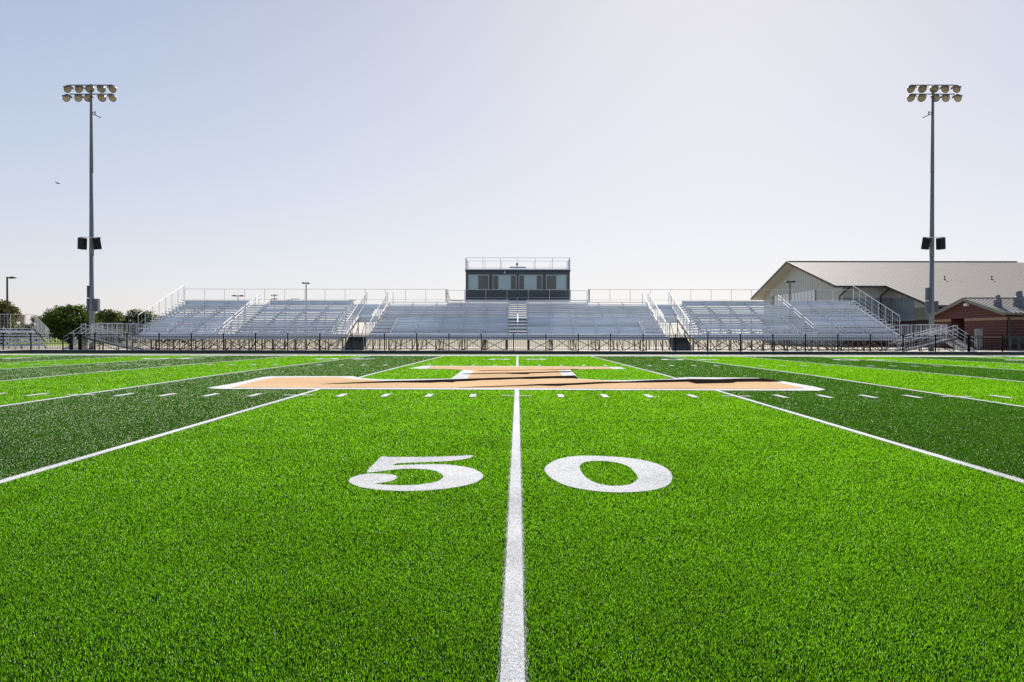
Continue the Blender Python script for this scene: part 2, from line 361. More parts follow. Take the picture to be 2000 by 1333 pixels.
def painted(name, loops, basem, bladem, mask, zoff, parent=None):
    V, T = flat_shape(loops, zoff); MI = np.zeros(len(T), int); RN = np.full(len(V), .5)
    if mask is not None and mask.any():
        v2, t2, m2, r2 = blade_mesh(bx[mask], by[mask], np.ones(mask.sum(), int))
        T = np.concatenate([T, t2 + len(V)]); V = np.concatenate([V, v2]); MI = np.concatenate([MI, m2]); RN = np.concatenate([RN, r2])
    return np_mesh(name, V, T, MI, RN, [basem, bladem], parent)
# turf blades
g = cls < 2
mi = cls[g].copy(); u = rng.uniform(0, 1, len(mi)); gx = bx[g]
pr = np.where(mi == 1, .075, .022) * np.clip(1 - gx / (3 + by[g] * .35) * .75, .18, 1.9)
mi[u < pr] = 2  # these blades take the painted sparkle colour
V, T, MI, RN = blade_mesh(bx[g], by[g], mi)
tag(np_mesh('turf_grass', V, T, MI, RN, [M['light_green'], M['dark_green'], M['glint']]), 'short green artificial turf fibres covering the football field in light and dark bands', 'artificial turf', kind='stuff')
# base sheets
def sheet(name, x0, x1, ys, m, zoff, kind='structure', z=None):
    mb = MB()
    for a, b in zip(ys[:-1], ys[1:]):
        za, zb = (float(crown(a)) + zoff, float(crown(b)) + zoff) if z is None else (z, z)
        mb.quad((x0, a, za), (x1, a, za), (x1, b, zb), (x0, b, zb))
    return mb
fy = [-8, NS, RIDGE, FS, 50.28]
lb = MB(); db = MB()
for k in range(-13, 13):
    kk = k if k >= 0 else -k - 1
    s_ = sheet('', k * CELL, (k + 1) * CELL, fy, None, 0); tgt = db if kk % 2 else lb
    for q in range(0, len(s_.v), 4): tgt.quad(*s_.v[q:q + 4])
tag(lb.build('field_turf', M['base_light']), 'light green bands of the football field', kind='structure')
tag(db.build('dark_turf_band', M['base_dark']), 'dark green bands of the football field', kind='structure')
# yard lines and hash marks, one structure object (painted on the ground)
VV, TT, n0 = [], [], 0
for (x0, x1, y0, y1) in rects:
    ys = [y0] + [q for q in (5, 8, 12, 17, 22, RIDGE, 33, 40) if y0 < q < y1] + [y1]
    lift = 0 if (x1 - x0) < 50 and (y1 - y0) > 5 else .0025
    if (y1 - y0) > 5: x0 += .008; x1 -= .008
    for a, b in zip(ys[:-1], ys[1:]):
        la, lb_ = [float(crown(q)) + lift + float(np.interp(q, [0, 5, 8, 12, 20, 45], [.0035, .0055, .010, .017, .022, .026])) for q in (a, b)]
        VV += [(x0, a, la), (x1, a, la), (x1, b, lb_), (x0, b, lb_)]
        TT += [(n0, n0 + 1, n0 + 2), (n0, n0 + 2, n0 + 3)]; n0 += 4
VV = np.array(VV); TT = np.array(TT)
msk = cls == 2; v2, t2, m2, r2 = blade_mesh(bx[msk], by[msk], np.ones(msk.sum(), int))
tag(np_mesh('field_lines', np.concatenate([VV, v2]), np.concatenate([TT, t2 + len(VV)]), np.concatenate([np.zeros(len(TT), int), m2]), np.concatenate([np.full(len(VV), .5), r2]), [M['base_white'], M['white_turf']]), 'white yard lines, hash marks and sideline', kind='structure')
GN = 'white yard numbers on the field'
o = painted('yard_number', [five], M['base_white'], M['white_turf'], cls == 3, .0095); tag(o, 'large white number 5 in the foreground, left of the centre yard line', 'yard number', GN)
o = painted('yard_number', [zero_o, zero_i], M['base_white'], M['white_turf'], cls == 4, .0095); tag(o, 'large white number 0 in the foreground, right of the centre yard line', 'yard number', GN)
# far numbers: same digits turned round, read from the stands
def norm(loops):
    xs = [p[0] for l in loops for p in l]; ys = [p[1] for l in loops for p in l]; cx = (min(xs) + max(xs)) / 2; cy = (min(ys) + max(ys)) / 2
    return [[(-(p[0] - cx), -(p[1] - cy)) for p in l] for l in loops]
def rot(l): return [[(-x, -y) for x, y in p] for p in l]
dig = {'5': norm([five]), '0': norm([zero_o, zero_i]),
 '4': rot([[(.1, -.9), (.42, -.9), (.42, -.45), (.62, -.45), (.62, -.15), (.42, -.15), (.42, .9), (.15, .9), (-.62, -.12), (-.62, -.45), (.1, -.45)], [(.1, -.15), (-.28, -.15), (.1, .38)]]),
 '3': rot([[(-.6, -.5), (-.35, -.8), (0, -.9), (.4, -.8), (.6, -.5), (.55, -.1), (.3, .08), (.52, .3), (.55, .6), (.3, .85), (0, .9), (-.35, .82), (-.55, .55), (-.25, .5), (0, .65), (.2, .5), (.15, .25), (-.12, .15), (-.12, -.05), (.2, -.15), (.25, -.45), (0, -.62), (-.3, -.42)]]),
 '2': rot([[(-.6, -.9), (.6, -.9), (.6, -.6), (-.1, -.6), (.45, .05), (.58, .45), (.4, .8), (0, .9), (-.4, .8), (-.58, .5), (-.28, .42), (0, .62), (.25, .45), (.15, .15), (-.6, -.65)]])}
FY = FS - 7.3
for yard, X0, side in (('50', 0, ''), ('40', -2 * CELL, 'left'), ('40', 2 * CELL, 'right'), ('30', -4 * CELL, 'left'), ('30', 4 * CELL, 'right'), ('20', -6 * CELL, 'left'), ('20', 6 * CELL, 'right')):
    for j, ch in enumerate(yard):
        cx = X0 + (.95 if j == 0 else -.95)
        loops = [[(cx + p[0], FY + p[1]) for p in l] for l in dig[ch]]
        o = painted('yard_number', loops, M['base_white'], M['white_turf'], None, .027)
        wh = 'centre of field' if not side else side + ' half'
        tag(o, 'distant white %s of the upside-down %s at the far sideline, %s' % (ch, yard, wh), 'yard number', GN)
logo = thing('midfield_logo', 'tan block letter T with white outline and black stripes painted across midfield', 'field logo', (0, RIDGE, 0))
def lp(name, loops, a, b, c, z):
    o = painted(name, loops, a, b, cls == c, z); o.parent = logo; o.matrix_parent_inverse = Matrix.Translation(logo.location).inverted(); return o
lp('white_outline', [logo_out], M['base_white'], M['white_turf'], 5, .020)
lp('tan_letter', [logo_tan], M['base_tan'], M['tan_turf'], 6, .0245)
for i, s in enumerate(stripes):
    o = painted('black_stripe', [s], M['base_black'], M['black_turf'], (cls == 7) & inpoly(bx, by, s), .029); o.parent = logo; o.matrix_parent_inverse = Matrix.Translation(logo.location).inverted()
# ------------------------------------------------------------------ ground
tag(sheet('', -1500, 1500, [-200, 3000], None, 0, z=-.06).build('ground', M['earth']), 'dry open ground out to the horizon', kind='structure')
tag(sheet('', -60, 60, [50.28, 54.9], None, 0, z=.002).build('apron', M['apron']), 'worn green strip beside the far sideline', kind='structure')
tag(sheet('', -75, 90, [55.2, 85.5], None, 0, z=.03).build('pavement', M['plaza']), 'pale concrete pavement around the bleachers', kind='structure')
tag(MB().quad((-160, 86, 0), (-.553 * 86, 86, 0), (-.553 * 240, 240, 0), (-160, 240, 0)).build('lawn', M['lawn']), 'bright sunlit grass behind the pavement', kind='structure')
mb = MB().box(-34.6, 60, 54.9, 56.3, -.05, .215)
mb.prism([(54.9, -.05), (54.9, .215), (56.3, .215), (56.3, -.05)], 'x', -34.6, -34.61)
i = len(mb.v); mb.v += [(-34.6, 54.9, -.05), (-34.6, 54.9, .215), (-34.6, 56.3, .215), (-34.6, 56.3, -.05), (-40, 54.0, -.05), (-40, 54.0, .05), (-40, 56.3, .05), (-40, 56.3, -.05)]
mb.f += [(i, i + 1, i + 5, i + 4), (i + 1, i + 2, i + 6, i + 5), (i + 2, i + 3, i + 7, i + 6), (i + 4, i + 5, i + 6, i + 7)]
tag(mb.build('kerb', M['curb']), 'dark raised kerb along the far edge of the turf', kind='structure')
# ------------------------------------------------------------------ fence
fy0 = 55.75
fence = thing('picket_fence', 'long black metal picket fence on the dark kerb in front of the bleachers', 'fence', (0, fy0, .215))
def panel(x0, x1, y0=fy0, y1=fy0, zb=.215, zt=1.315, par=fence, step=.115):
    mb = MB(); L = math.hypot(x1 - x0, y1 - y0)
    for z in (zt, zt - .155, zb + .13): mb.bar((x0, y0, z), (x1, y1, z), .03, .035)
    n = max(1, int(L / step))
    for k in range(1, n):
        t = k / n; mb.bar((x0 + (x1 - x0) * t, y0 + (y1 - y0) * t, zb + .05), (x0 + (x1 - x0) * t, y0 + (y1 - y0) * t, zt + .0), .021)
    return mb.build('fence_panel', M['black'], par)
def post(x, y=fy0, zb=.215, zt=1.40, w=.075, par=fence):
    mb = MB().box(x - w / 2, x + w / 2, y - w / 2, y + w / 2, zb, zt).box(x - w / 2 - .012, x + w / 2 + .012, y - w / 2 - .012, y + w / 2 + .012, zt, zt + .025)
    return mb.build('fence_post', M['black'], par)
PX = 2.292; xs = [-.28 + PX * k for k in range(-15, 15)]
gate_l = {k for k in ()}
for k, x in enumerate(xs):
    post(x)
    if k < len(xs) - 1 and not (-31.8 < x < -31.0): panel(x + .04, xs[k + 1] - .04)
post(xs[0] - 2.3, fy0 + .5); panel(xs[0] - 2.26, xs[0] - .04, fy0 + .5, fy0); panel(xs[0] - 6, xs[0] - 2.34, fy0 + 1.6, fy0 + .5)
gx0 = at(1888, 650, fy0)[0]; 
# side fence on the right, beyond a narrow opening, turning away from the field
f2 = thing('picket_fence', 'short black picket fence panel between two dark posts in front of the brick building', 'fence', (32.2, fy0, .215))
post(gx0 + .22, par=f2); post(at(1958, 650, fy0)[0], par=f2); panel(gx0 + .26, at(1958, 650, fy0)[0] - .04, par=f2)
panel(at(1958, 650, fy0)[0] + .04, at(1958, 650, fy0)[0] + 4, fy0, fy0 + 3.0, par=f2)
# gate on the left, standing open
gt = thing('fence_gate', 'black picket gate with two thick posts standing open at the left end of the bleachers', 'gate', (-31.6, 57.2, .03))
for px_ in (139, 157):
    X_, _ = at(px_, 650, 57.5); MB().box(X_ - .1, X_ + .1, 57.4, 57.6, .03, 1.38).build('gate_post', M['black'], gt)
    MB().box(X_ - .13, X_ + .13, 57.37, 57.63, 1.38, 1.42).build('post_cap', M['alu'], gt)
X_, _ = at(157, 650, 57.5)
mb = MB()
for z in (1.25, 1.1, .2): mb.bar((X_, 57.6, z), (X_ - .35, 59.2, z), .03)
for k in range(13): mb.bar((X_ - .35 * k / 13, 57.6 + 1.6 * k / 13, .15), (X_ - .35 * k / 13, 57.6 + 1.6 * k / 13, 1.25), .016)
mb.build('gate_leaf', M['black'], gt)
X_, _ = at(146.5, 650, 60)
tag(MB().tube((X_, 60, .03), (X_, 60, .95), .045).lathe((X_, 60, .95), (0, 0, 1), [(0, .07), (.06, .075), (.12, .05), (.14, .001)]).build('bollard', M['white_paint']), 'thin pale bollard post in the gate opening', 'bollard')
# ------------------------------------------------------------------ grandstand
GS = thing('bleachers', 'long aluminium grandstand bleachers facing the field, full width of the far sideline', 'bleachers', (0, 66, .03))
YF, Y0, DZ = 61.0, 62.4, 1.2
dep, ris = .66, .214; NR = 13
def foot(k): return Y0 + dep * k, DZ + ris * (k + 1)
def row(x0, x1, k, y, z, d, par=GS, rs=ris, close=None):
    if close is None: close = .45 + .3 * random.random() if k < NR - 1 else 1.75
    # footboard with its riser behind, seat plank on brackets
    MB().box(x0, x1, y + .03, y + d, z - .045, z).box(x0, x1, y + d - .02, y + d, z + .004, z + rs * close).build('footboard', M['alu'], par)
    e0 = .32 if x0 < -30 and par is GS else 0; e1 = .32 if x1 > 30 and par is GS else 0
    s = MB().box(x0 - e0, x1 + e1, y + d - .25, y + d + .01, z + .385, z + .432)
    n = max(1, int((x1 - x0) / 1.83)); 
    for j in range(n + 1):
        xx = x0 + .06 + (x1 - x0 - .12) * j / n
        s.box(xx - .03, xx + .03, y + d - .2, y + d - .03, z + .01, z + .388)
    s.build('seat_plank', M['alu_seat'], par)
# centre section: five deep rows, then six (seven in the middle)
CD, CR = .9, .275
def cfoot(k): return Y0 + CD * k, DZ + CR * (k + 1)
for sgn in (-1, 1):
    def xr(a, b): return (min(a * sgn, b * sgn), max(a * sgn, b * sgn))
    for k in range(NR):
        y, z = foot(k)
        for a, b in ((24.2, 30.05), (14.8, 22.4)):
            x0, x1 = xr(a, b); row(x0, x1, k, y, z, dep)
    for k in range(5):
        y, z = cfoot(k); x0, x1 = xr(.78, 10.2); row(x0, x1, k, y, z, CD, rs=CR, close=.84)
    yb = Y0 + 5 * CD; zb = DZ + 5 * CR
    for k in range(6):
        y = yb + dep * k; z = zb + ris * (k + 1); x0, x1 = xr(.78, 11.6); row(x0, x1, k, y, z, dep, close=.66)
        if k >= 1:
            x0, x1 = xr(12.6, 14.3) if k < 4 else xr(11.9, 14.5)
            MB().box(x0, x1, y, y + dep * .7, z - .04, z).box(x0, x1, y + dep * .7 - .02, y + dep * .7, z + .006, z + ris).build('step', M['alu'], GS)
    y = yb + dep * 6; z = zb + ris * 7; x0, x1 = xr(.78, 6.4); row(x0, x1, 0, y, z, dep * .8)
    # aisle steps beside the blocks
    def aisle(a, b, f, n, d, r_):
        x0, x1 = xr(a, b); mb = MB()
        for k in range(n):
            y, z = f(k); mb.box(x0 + .03, x1 - .03, y + .02, y + d * .5, z - .035, z - .001).box(x0 + .03, x1 - .03, y + d * .5 + .003, y + d, z + r_ / 2 - .035, z + r_ / 2)
            mb.box(x0 + .03, x1 - .03, y, y + .018, z - r_ * .45, z - .04)
            if d > .8: mb.box(x0 + .03, x1 - .03, y + d - .018, y + d - .001, z - .03, z + r_ * .72)
        mb.build('aisle_steps', M['alu'], GS)
    aisle(22.4, 24.2, foot, NR, dep, ris); aisle(13.7, 14.8, foot, NR, dep, ris); aisle(10.2, 11.7, cfoot, 5, CD, CR)
def aisle_c():
    mb = MB(); dk = MB()
    for k in range(5):
        y, z = cfoot(k); mb.box(-.776, .776, y + .02, y + .42, z - .04, z - .001).box(-.776, .776, y + .425, y + .85, z + CR / 2 - .04, z + CR / 2)
        mb.box(-.74, .74, y + .001, y + .019, z - CR * .42, z - .045)
        for s_ in (-1, 1): dk.box(s_ * .7585 - .015, s_ * .7585 + .015, y - .02, y + .016, z - CR * .5, z + CR * .45)
        dk.box(-.74, .74, y + .43, y + .45, z + .002, z + CR / 2 - .045)
    yb = Y0 + 5 * CD; zb = DZ + 5 * CR
    for k in range(8):
        mb.box(-.776, .776, yb + dep * k + .02, yb + dep * k + dep * .95, zb + ris * (k + 1) - .13, zb + ris * (k + 1))
    mb.build('aisle_steps', M['alu'], GS); dk.build('step_edging', M['slate'], GS)
aisle_c()
YB = Y0 + dep * NR + .1; ZB = DZ + ris * NR           # back edge, floor level
MB().box(-30.2, 30.2, YF, Y0, DZ - .04, DZ).build('front_walkway', M['alu'], GS)
MB().box(-30.2, -13.65, YF - .03, YF - .002, .95, DZ + .03).box(-11.75, 11.75, YF - .03, YF - .002, .95, DZ + .03).box(13.65, 30.2, YF - .03, YF - .002, .95, DZ + .03).build('front_fascia', M['alu_seat'], GS)
MB().box(-30.05, -13.7, Y0 - .02, Y0 - .002, DZ + .002, DZ + ris - .05).box(13.7, 30.05, Y0 - .02, Y0 - .002, DZ + .002, DZ + ris - .05).box(-11.7, 11.7, Y0 - .02, Y0 - .002, DZ + .002, DZ + CR - .05).build('front_riser', M['alu'], GS)
# support frames and bracing
nfr = 33
for i in range(nfr + 1):
    X = -30 + 60 * i / nfr; mb = MB()
    cen = abs(X) < 11.8; top = (lambda y: DZ + (y - Y0) * (CR / CD if cen and y < Y0 + 4.5 else ris / dep) - .1)
    for y in (YF + .1, 64.2, 67.2, 70.6):
        zt = DZ - .05 if y < Y0 else DZ - .12 + (y - Y0) * (ris / dep)
        mb.bar((X, y, .03), (X, y, zt), .07)
    mb.bar((X, YF + .1, DZ - .1), (X, Y0, DZ - .1), .05, .1); mb.bar((X, Y0, DZ - .06), (X, YB, ZB - .15), .05, .12)
    mb.bar((X, YF + .14, .12), (X, 64.16, 1.3), .045); mb.bar((X, 64.24, .12), (X, 67.16, 2.0), .045); mb.bar((X, 67.24, .2), (X, 70.5, 2.6), .045)
    mb.bar((X, YF + .14, .1), (X, 70.5, .1), .05)
    mb.build('support_frame', M['frame'], GS)
for i in range(nfr):
    X = -30 + 60 * i / nfr; X2 = -30 + 60 * (i + 1) / nfr; mb = MB()
    if 11.6 < abs((X + X2) / 2) < 13.8: continue
    rows_ = [(YF + .16, .97)] if i % 2 or abs(X) > 14 else []
    rows_ += [(64.3, 1.25)] if i % 3 != 1 and not rows_ else []
    for y, zt in rows_:
        mb = MB(); mb.bar((X + .05, y, .12), (X2 - .05, y, zt), .045).bar((X + .05, y + .03, zt), (X2 - .05, y + .03, .12), .045)
        mb.build('cross_brace', M['frame'], GS)
for y, zt in ((64.4, 1.3), (67.4, 2.0)):
    for s_ in (-1, 1):
        mb = MB()
        for q in range(9):
            xa, xb = s_ * (14 + q * 1.78), s_ * (14 + (q + 1) * 1.78); mb.bar((xa, y, .12 if q % 2 else zt), (xb, y, zt if q % 2 else .12), .05)
        mb.build('zigzag_brace', M['frame'], GS)
# guard rails
def rail(pts, hts, sp, name='guard_rail', r=.02, posts=True, mesh=0, par=GS, mid=True, m=None):
    """pts: floor polyline, hts: rail height"""
    mb = MB()
    for a, b in zip(pts[:-1], pts[1:]):
        a = Vector(a); b = Vector(b); up = Vector((0, 0, hts)); L = (b - a).length; n = max(1, round(L / sp))
        mb.tube(a + up, b + up, r, n=6)
        if mid: mb.tube(a + Vector((0, 0, .1)), b + Vector((0, 0, .1)), r * .7, n=6)
        for k in range(n + 1):
            p = a.lerp(b, k / n); mb.tube(p - Vector((0, 0, .12)), p + up, r, n=6)
        if mesh:
            q = max(2, int(L / mesh))
            for k in range(1, q):
                p = a.lerp(b, k / q); mb.bar(p + Vector((0, 0, .1)), p + up, .007)
            for k in range(1, int(hts / mesh)):
                mb.bar(a + Vector((0, 0, .1 + k * mesh)), b + Vector((0, 0, .1 + k * mesh)), .007)
    return mb.build(name, m or M['alu_rail'], par)
ZR = ZB + .42
BH = at(600, 565.2, YB)[1] - ZR
rail([(-30.2, YB, ZR), (-6.5, YB, ZR)], BH, 1.86); rail([(6.5, YB, ZR), (30.2, YB, ZR)], BH, 1.86)
for s in (-1, 1): rail([(s * 6.5, YB, ZR), (s * 6.5, YB + 1.6, ZR + .15)], BH, .5, mesh=.12); rail([(s * 6.4, YB + 1.6, ZR), (s * 4.85, YB + 1.6, ZR)], BH, 1.86)
rail([(-4.8, YB + .15, ZR + .2), (4.8, YB + .15, ZR + .2)], BH - .22, 1.92)
rail([(-30.2, YF + .05, DZ), (-13.6, YF + .05, DZ)], .93, 1.15, mesh=.15); rail([(-11.8, YF + .05, DZ), (-.8, YF + .05, DZ)], .93, 2.3, mesh=.3); rail([(.8, YF + .05, DZ), (30.2, YF + .05, DZ)], .93, 1.75, mesh=.2)
for s in (-1, 1):   # end rails stepping up the sides
    rail([(s * 30.25, Y0 + .1, DZ + .3), (s * 30.25, YB, ZR)], 1.38, 1.25, 'end_rail', .022, mesh=.6 if s < 0 else .4)
    mb = MB(); mb.bar((s * 30.2, Y0, DZ + .1), (s * 30.2, YB, ZB + .05), .04, .14); mb.build('stringer', M['alu'], GS)
    # aisle hand rails, in three lengths with gaps
    mb = MB()
    for k0, k1 in ((0.2, 3.4), (4.2, 7.4), (8.2, 11.4), (12, 13.4)):
        for hh in (.9, .62):
            mb.tube((s * 23.5, Y0 + dep * k0, DZ + ris * k0 + hh), (s * 23.5, Y0 + dep * k1, DZ + ris * k1 + hh), .028, n=6)
        for kk in (k0, k1): mb.tube((s * 23.5, Y0 + dep * kk, DZ + ris * kk), (s * 23.5, Y0 + dep * kk, DZ + ris * kk + .9), .024, n=6)
    mb.build('aisle_handrail', M['alu_rail'], GS)
    # entry stair well: side rails with mesh, landing, back wall, stair down to the ground
    for X, h_, k1 in ((13.65, 1.05, 13.2), (11.75, 1.05, 13.0)):
        rail([(s * X, Y0 + .05, DZ + .1), (s * X, Y0 + dep * k1, DZ + ris * k1 + .2)], h_, 1.3, 'stairwell_rail', .03, mesh=.16)
    rail([(s * 11.2, Y0 + dep * 4, DZ + ris * 4 + .2), (s * 11.2, Y0 + dep * 12.5, DZ + ris * 12.5 + .3)], .95, 3, 'stairwell_rail', .028, mid=False)
    x0, x1 = sorted((s * 13.55, s * 11.85))
    MB().box(x0, x1, 67.0, 67.05, 2.38, 2.92).build('landing_wall', M['alu_seat'], GS)
    mb = MB()
    for k in range(7): mb.box(x0 + .1, x1 - .1, YF + .3 * k - .3, YF + .3 * k + .02, .03 + .17 * k, .03 + .17 * (k + 1))
    mb.build('entry_stair', mat('stair_tread', (.11, .12, .115), .7), GS)
    mb = MB(); mb.box(x0, x1, 63, 67, DZ + .2, DZ + .24); mb.build('landing', M['alu'], GS)
    rail([(s * 13.5, YF - .3, .2), (s * 13.5, YF + 1.5, 1.2)], .95, 1.8, 'entry_handrail'); rail([(s * 11.9, YF - .3, .2), (s * 11.9, YF + 1.5, 1.2)], .95, 1.8, 'entry_handrail')
    # end landing, stair outward and ramp
    x0, x1 = sorted((s * 30.25, s * 33.4))
    MB().box(x0, x1, 60.0, 62.4, DZ - .1, DZ - .003).build('end_landing', M['alu'], GS)
    rail([(s * 30.3, 62.3, DZ), (s * 33.35, 62.3, DZ)], .98, .8, mesh=.14); rail([(s * 32.6, 60.05, DZ), (s * 30.3, 60.05, DZ)], .98, .75, mesh=.2)
    mb = MB()
    for k in range(7):
        xa = s * (33.4 + .27 * k); xb = s * (33.4 + .27 * (k + 1)); z = DZ - .165 * (k + 1)
        mb.box(min(xa, xb), max(xa, xb), 60.6, 62.2, z - .04, z)
    for y in (60.55, 62.25): mb.bar((s * 33.4, y, DZ - .15), (s * 35.3, y, .0), .04, .18)
    mb.build('end_stair', M['alu'], GS)
    for y in (60.55, 62.25): rail([(s * 33.4, y, DZ), (s * 35.2, y, .1)], .95, .9, 'end_handrail', mesh=0)
    for y in (60.55, 62.25): rail([(s * 33.4, y, DZ - .3), (s * 35.2, y, -.2)], .95, 5, 'end_handrail', mid=False)
    MB().prism([(s * 32.6, DZ - .01), (s * 32.6, DZ - .16), (s * 28.2, .03), (s * 28.2, .1)], 'y', 58.5, 59.95).build('ramp', M['ramp'], GS)
    for y in (58.5, 59.95):
        rail([(s * 32.6, y, DZ), (s * 28.2, y, .1)], .92, .9, 'ramp_handrail', .022, mesh=.2); rail([(s * 32.6, y, DZ - .3), (s * 28.2, y, -.2)], .92, 9, 'ramp_handrail', .02, mid=False)
    mb = MB()
    for X in (30.6, 31.8, 33.2):
        for y in (60.1, 62.2): mb.bar((s * X, y, .03), (s * X, y, DZ - .1), .06)
    mb.bar((s * 30.6, 60.1, .1), (s * 33.2, 60.1, 1.05), .04); mb.bar((s * 30.6, 60.14, 1.05), (s * 33.2, 60.14, .1), .04); mb.build('landing_frame', M['frame'], GS)
mb = MB()
mb.tube((0, Y0 + .2, DZ), (0, Y0 + .2, DZ + 1.15), .03, n=8).tube((0, Y0 + 3.6, DZ + 1.1), (0, Y0 + 3.6, DZ + 2.1), .03, n=8).tube((0, Y0 + .2, DZ + 1.15), (0, Y0 + 3.6, DZ + 2.1), .03, n=8)
mb.tube((0, Y0 + 4.6, 2.6), (0, Y0 + 4.6, 3.5), .025, n=8).tube((0, Y0 + 8.4, 3.8), (0, Y0 + 8.4, 4.75), .025, n=8).tube((0, Y0 + 4.6, 3.5), (0, Y0 + 8.4, 4.75), .025, n=8)
mb.build('centre_handrail', M['alu_rail'], GS)
# orange brace leaning on the back rail
Xo, Zo = at(880, 587, YB + .4); Xp, Zp = at(873, 570, YB + .4)
tag(MB().bar((Xo, YB + .4, Zo), (Xp, YB + .4, Zp), .09, .05).bar((Xo + .02, YB + .4, Zo - .01), (Xo + 1.1, YB + .45, Zo), .06, .1).build('orange_prop', M['orange']), 'small orange prop leaning against the rail left of the press box', 'prop')
# ------------------------------------------------------------------ press box
PY = 72.6
px0, pz1 = at(909.5, 527.5, PY); px1, pz0 = at(1113, 588, PY)
PB = thing('press_box', 'dark slate press box with four wide windows on top of the bleachers', 'press box', (0, PY, pz0))
wx = [(914.4, 955.2), (962.2, 1009), (1012.8, 1059.4), (1066.4, 1107)]; wz1 = at(1000, 537, PY)[1]; wz0 = at(1000, 566.5, PY)[1]
WX = [(at(a, 550, PY)[0], at(b, 550, PY)[0]) for a, b in wx]
mb = MB(); mb.box(px0, px1, PY, PY + .12, pz0, wz0).box(px0, px1, PY, PY + .12, wz1, pz1)
edges = [px0] + [e for w in WX for e in w] + [px1]
for a, b in zip(edges[0::2], edges[1::2]): mb.box(a, b, PY, PY + .12, wz0, wz1)
x = px0 + .1
while x < px1 - .05:
    mb.box(x, x + .05, PY - .022, PY - .001, pz0 + .05, wz0 - .01); mb.box(x, x + .05, PY - .022, PY - .001, wz1 + .1, pz1 - .08)
    x += .2
mb.box(px0, px0 + .12, PY + .12, PY + 3.2, pz0, pz1).box(px1 - .12, px1, PY + .12, PY + 3.2, pz0, pz1).box(px0, px1, PY + 3.2, PY + 3.32, pz0, pz1)
mb.build('wall', M['slate'], PB)
MB().box(px0 - .06, px1 + .06, PY - .1, PY + 3.45, pz1, pz1 + .09).build('roof', M['alu'], PB)
MB().box(px0 - .05, px1 + .05, PY - .07, PY - .025, pz1 - .16, pz1 - .004).build('roof_trim', M['slate_trim'], PB)
MB().box(px0, px1, PY - .5, PY - .005, pz0 - .16, pz0 - .002).build('base_ledge', M['alu_seat'], PB)
for i, (a, b) in enumerate(WX):
    fr = MB().box(a, a + .07, PY - .05, PY + .1, wz0, wz1).box(b - .07, b, PY - .05, PY + .1, wz0, wz1).box(a + .07, b - .07, PY - .05, PY + .1, wz1 - .08, wz1).box(a + .07, b - .07, PY - .05, PY + .1, wz0, wz0 + .06)
    ia, ib = a + .07, b - .07; w = ib - ia
    parts = [(ia, ia + w * .47, 1), (ia + w * .47, ib, 0)] if i == 0 else [(ia, ia + w * .5, 0), (ia + w * .5, ib, 1)] if i == 3 else [(ia, ia + w * .22, 0), (ia + w * .22, ia + w * .77, 1), (ia + w * .77, ib, 0)]
    for j, (p, q, l_) in enumerate(parts[:-1]): fr.box(q - .02, q + .02, PY + .0, PY + .06, wz0 + .06, wz1 - .08)
    fr = fr.build('window', M['win_frame'], PB)
    for p, q, l_ in parts:
        MB().box(p + .02, q - .02, PY + .02, PY + .035, wz0 + .06, wz1 - .08).build('pane', M['pane_light'] if l_ else M['pane_dark'], fr)
zt = pz1 + .09; rh = at(1000, 504, PY)[1] - zt
rail([(px0, PY + .0, zt), (px1, PY, zt)], rh, 1.6, 'roof_rail', par=PB); rail([(px0 + .1, PY + 3.2, zt), (px1 - .1, PY + 3.2, zt)], rh, 1.6, 'roof_rail', par=PB)
for X in (px0, px1): rail([(X, PY, zt), (X, PY + 3.2, zt)], rh, .5, 'roof_rail', par=PB, mesh=.15)
cx_, cz_ = at(1010, 517, PY + .3)
MB().lathe((cx_, PY + .15, cz_ - .13), (0, 0, 1), [(0, .001), (.01, .07), (.12, .1), (.2, .1), (.26, .05), (.3, .001)], 10).tube((cx_, PY + .15, zt), (cx_, PY + .15, cz_ - .12), .02).build('dome_camera', M['dark_pole'], PB)
a_, _ = at(995.5, 523, PY + 1.5); b_, zc = at(1027, 521.5, PY + 1.5)
mb = MB().box(a_, b_, PY + 1.4, PY + 1.9, zc - .12, zc)
for k in range(9): mb.bar((a_ + (b_ - a_) * k / 8, PY + 1.45, zt), (a_ + (b_ - a_) * k / 8, PY + 1.45, zc - .12), .03)
tag(mb.build('roof_platform', M['galv']), 'low grey slatted platform standing on the press box roof', 'platform')
lx_, lz_ = at(986, 532.5, PY - .08)
MB().box(lx_ - .08, lx_ + .08, PY - .1, PY - .03, lz_ - .1, lz_ + .1).build('wall_lamp', M['win_frame'], PB)
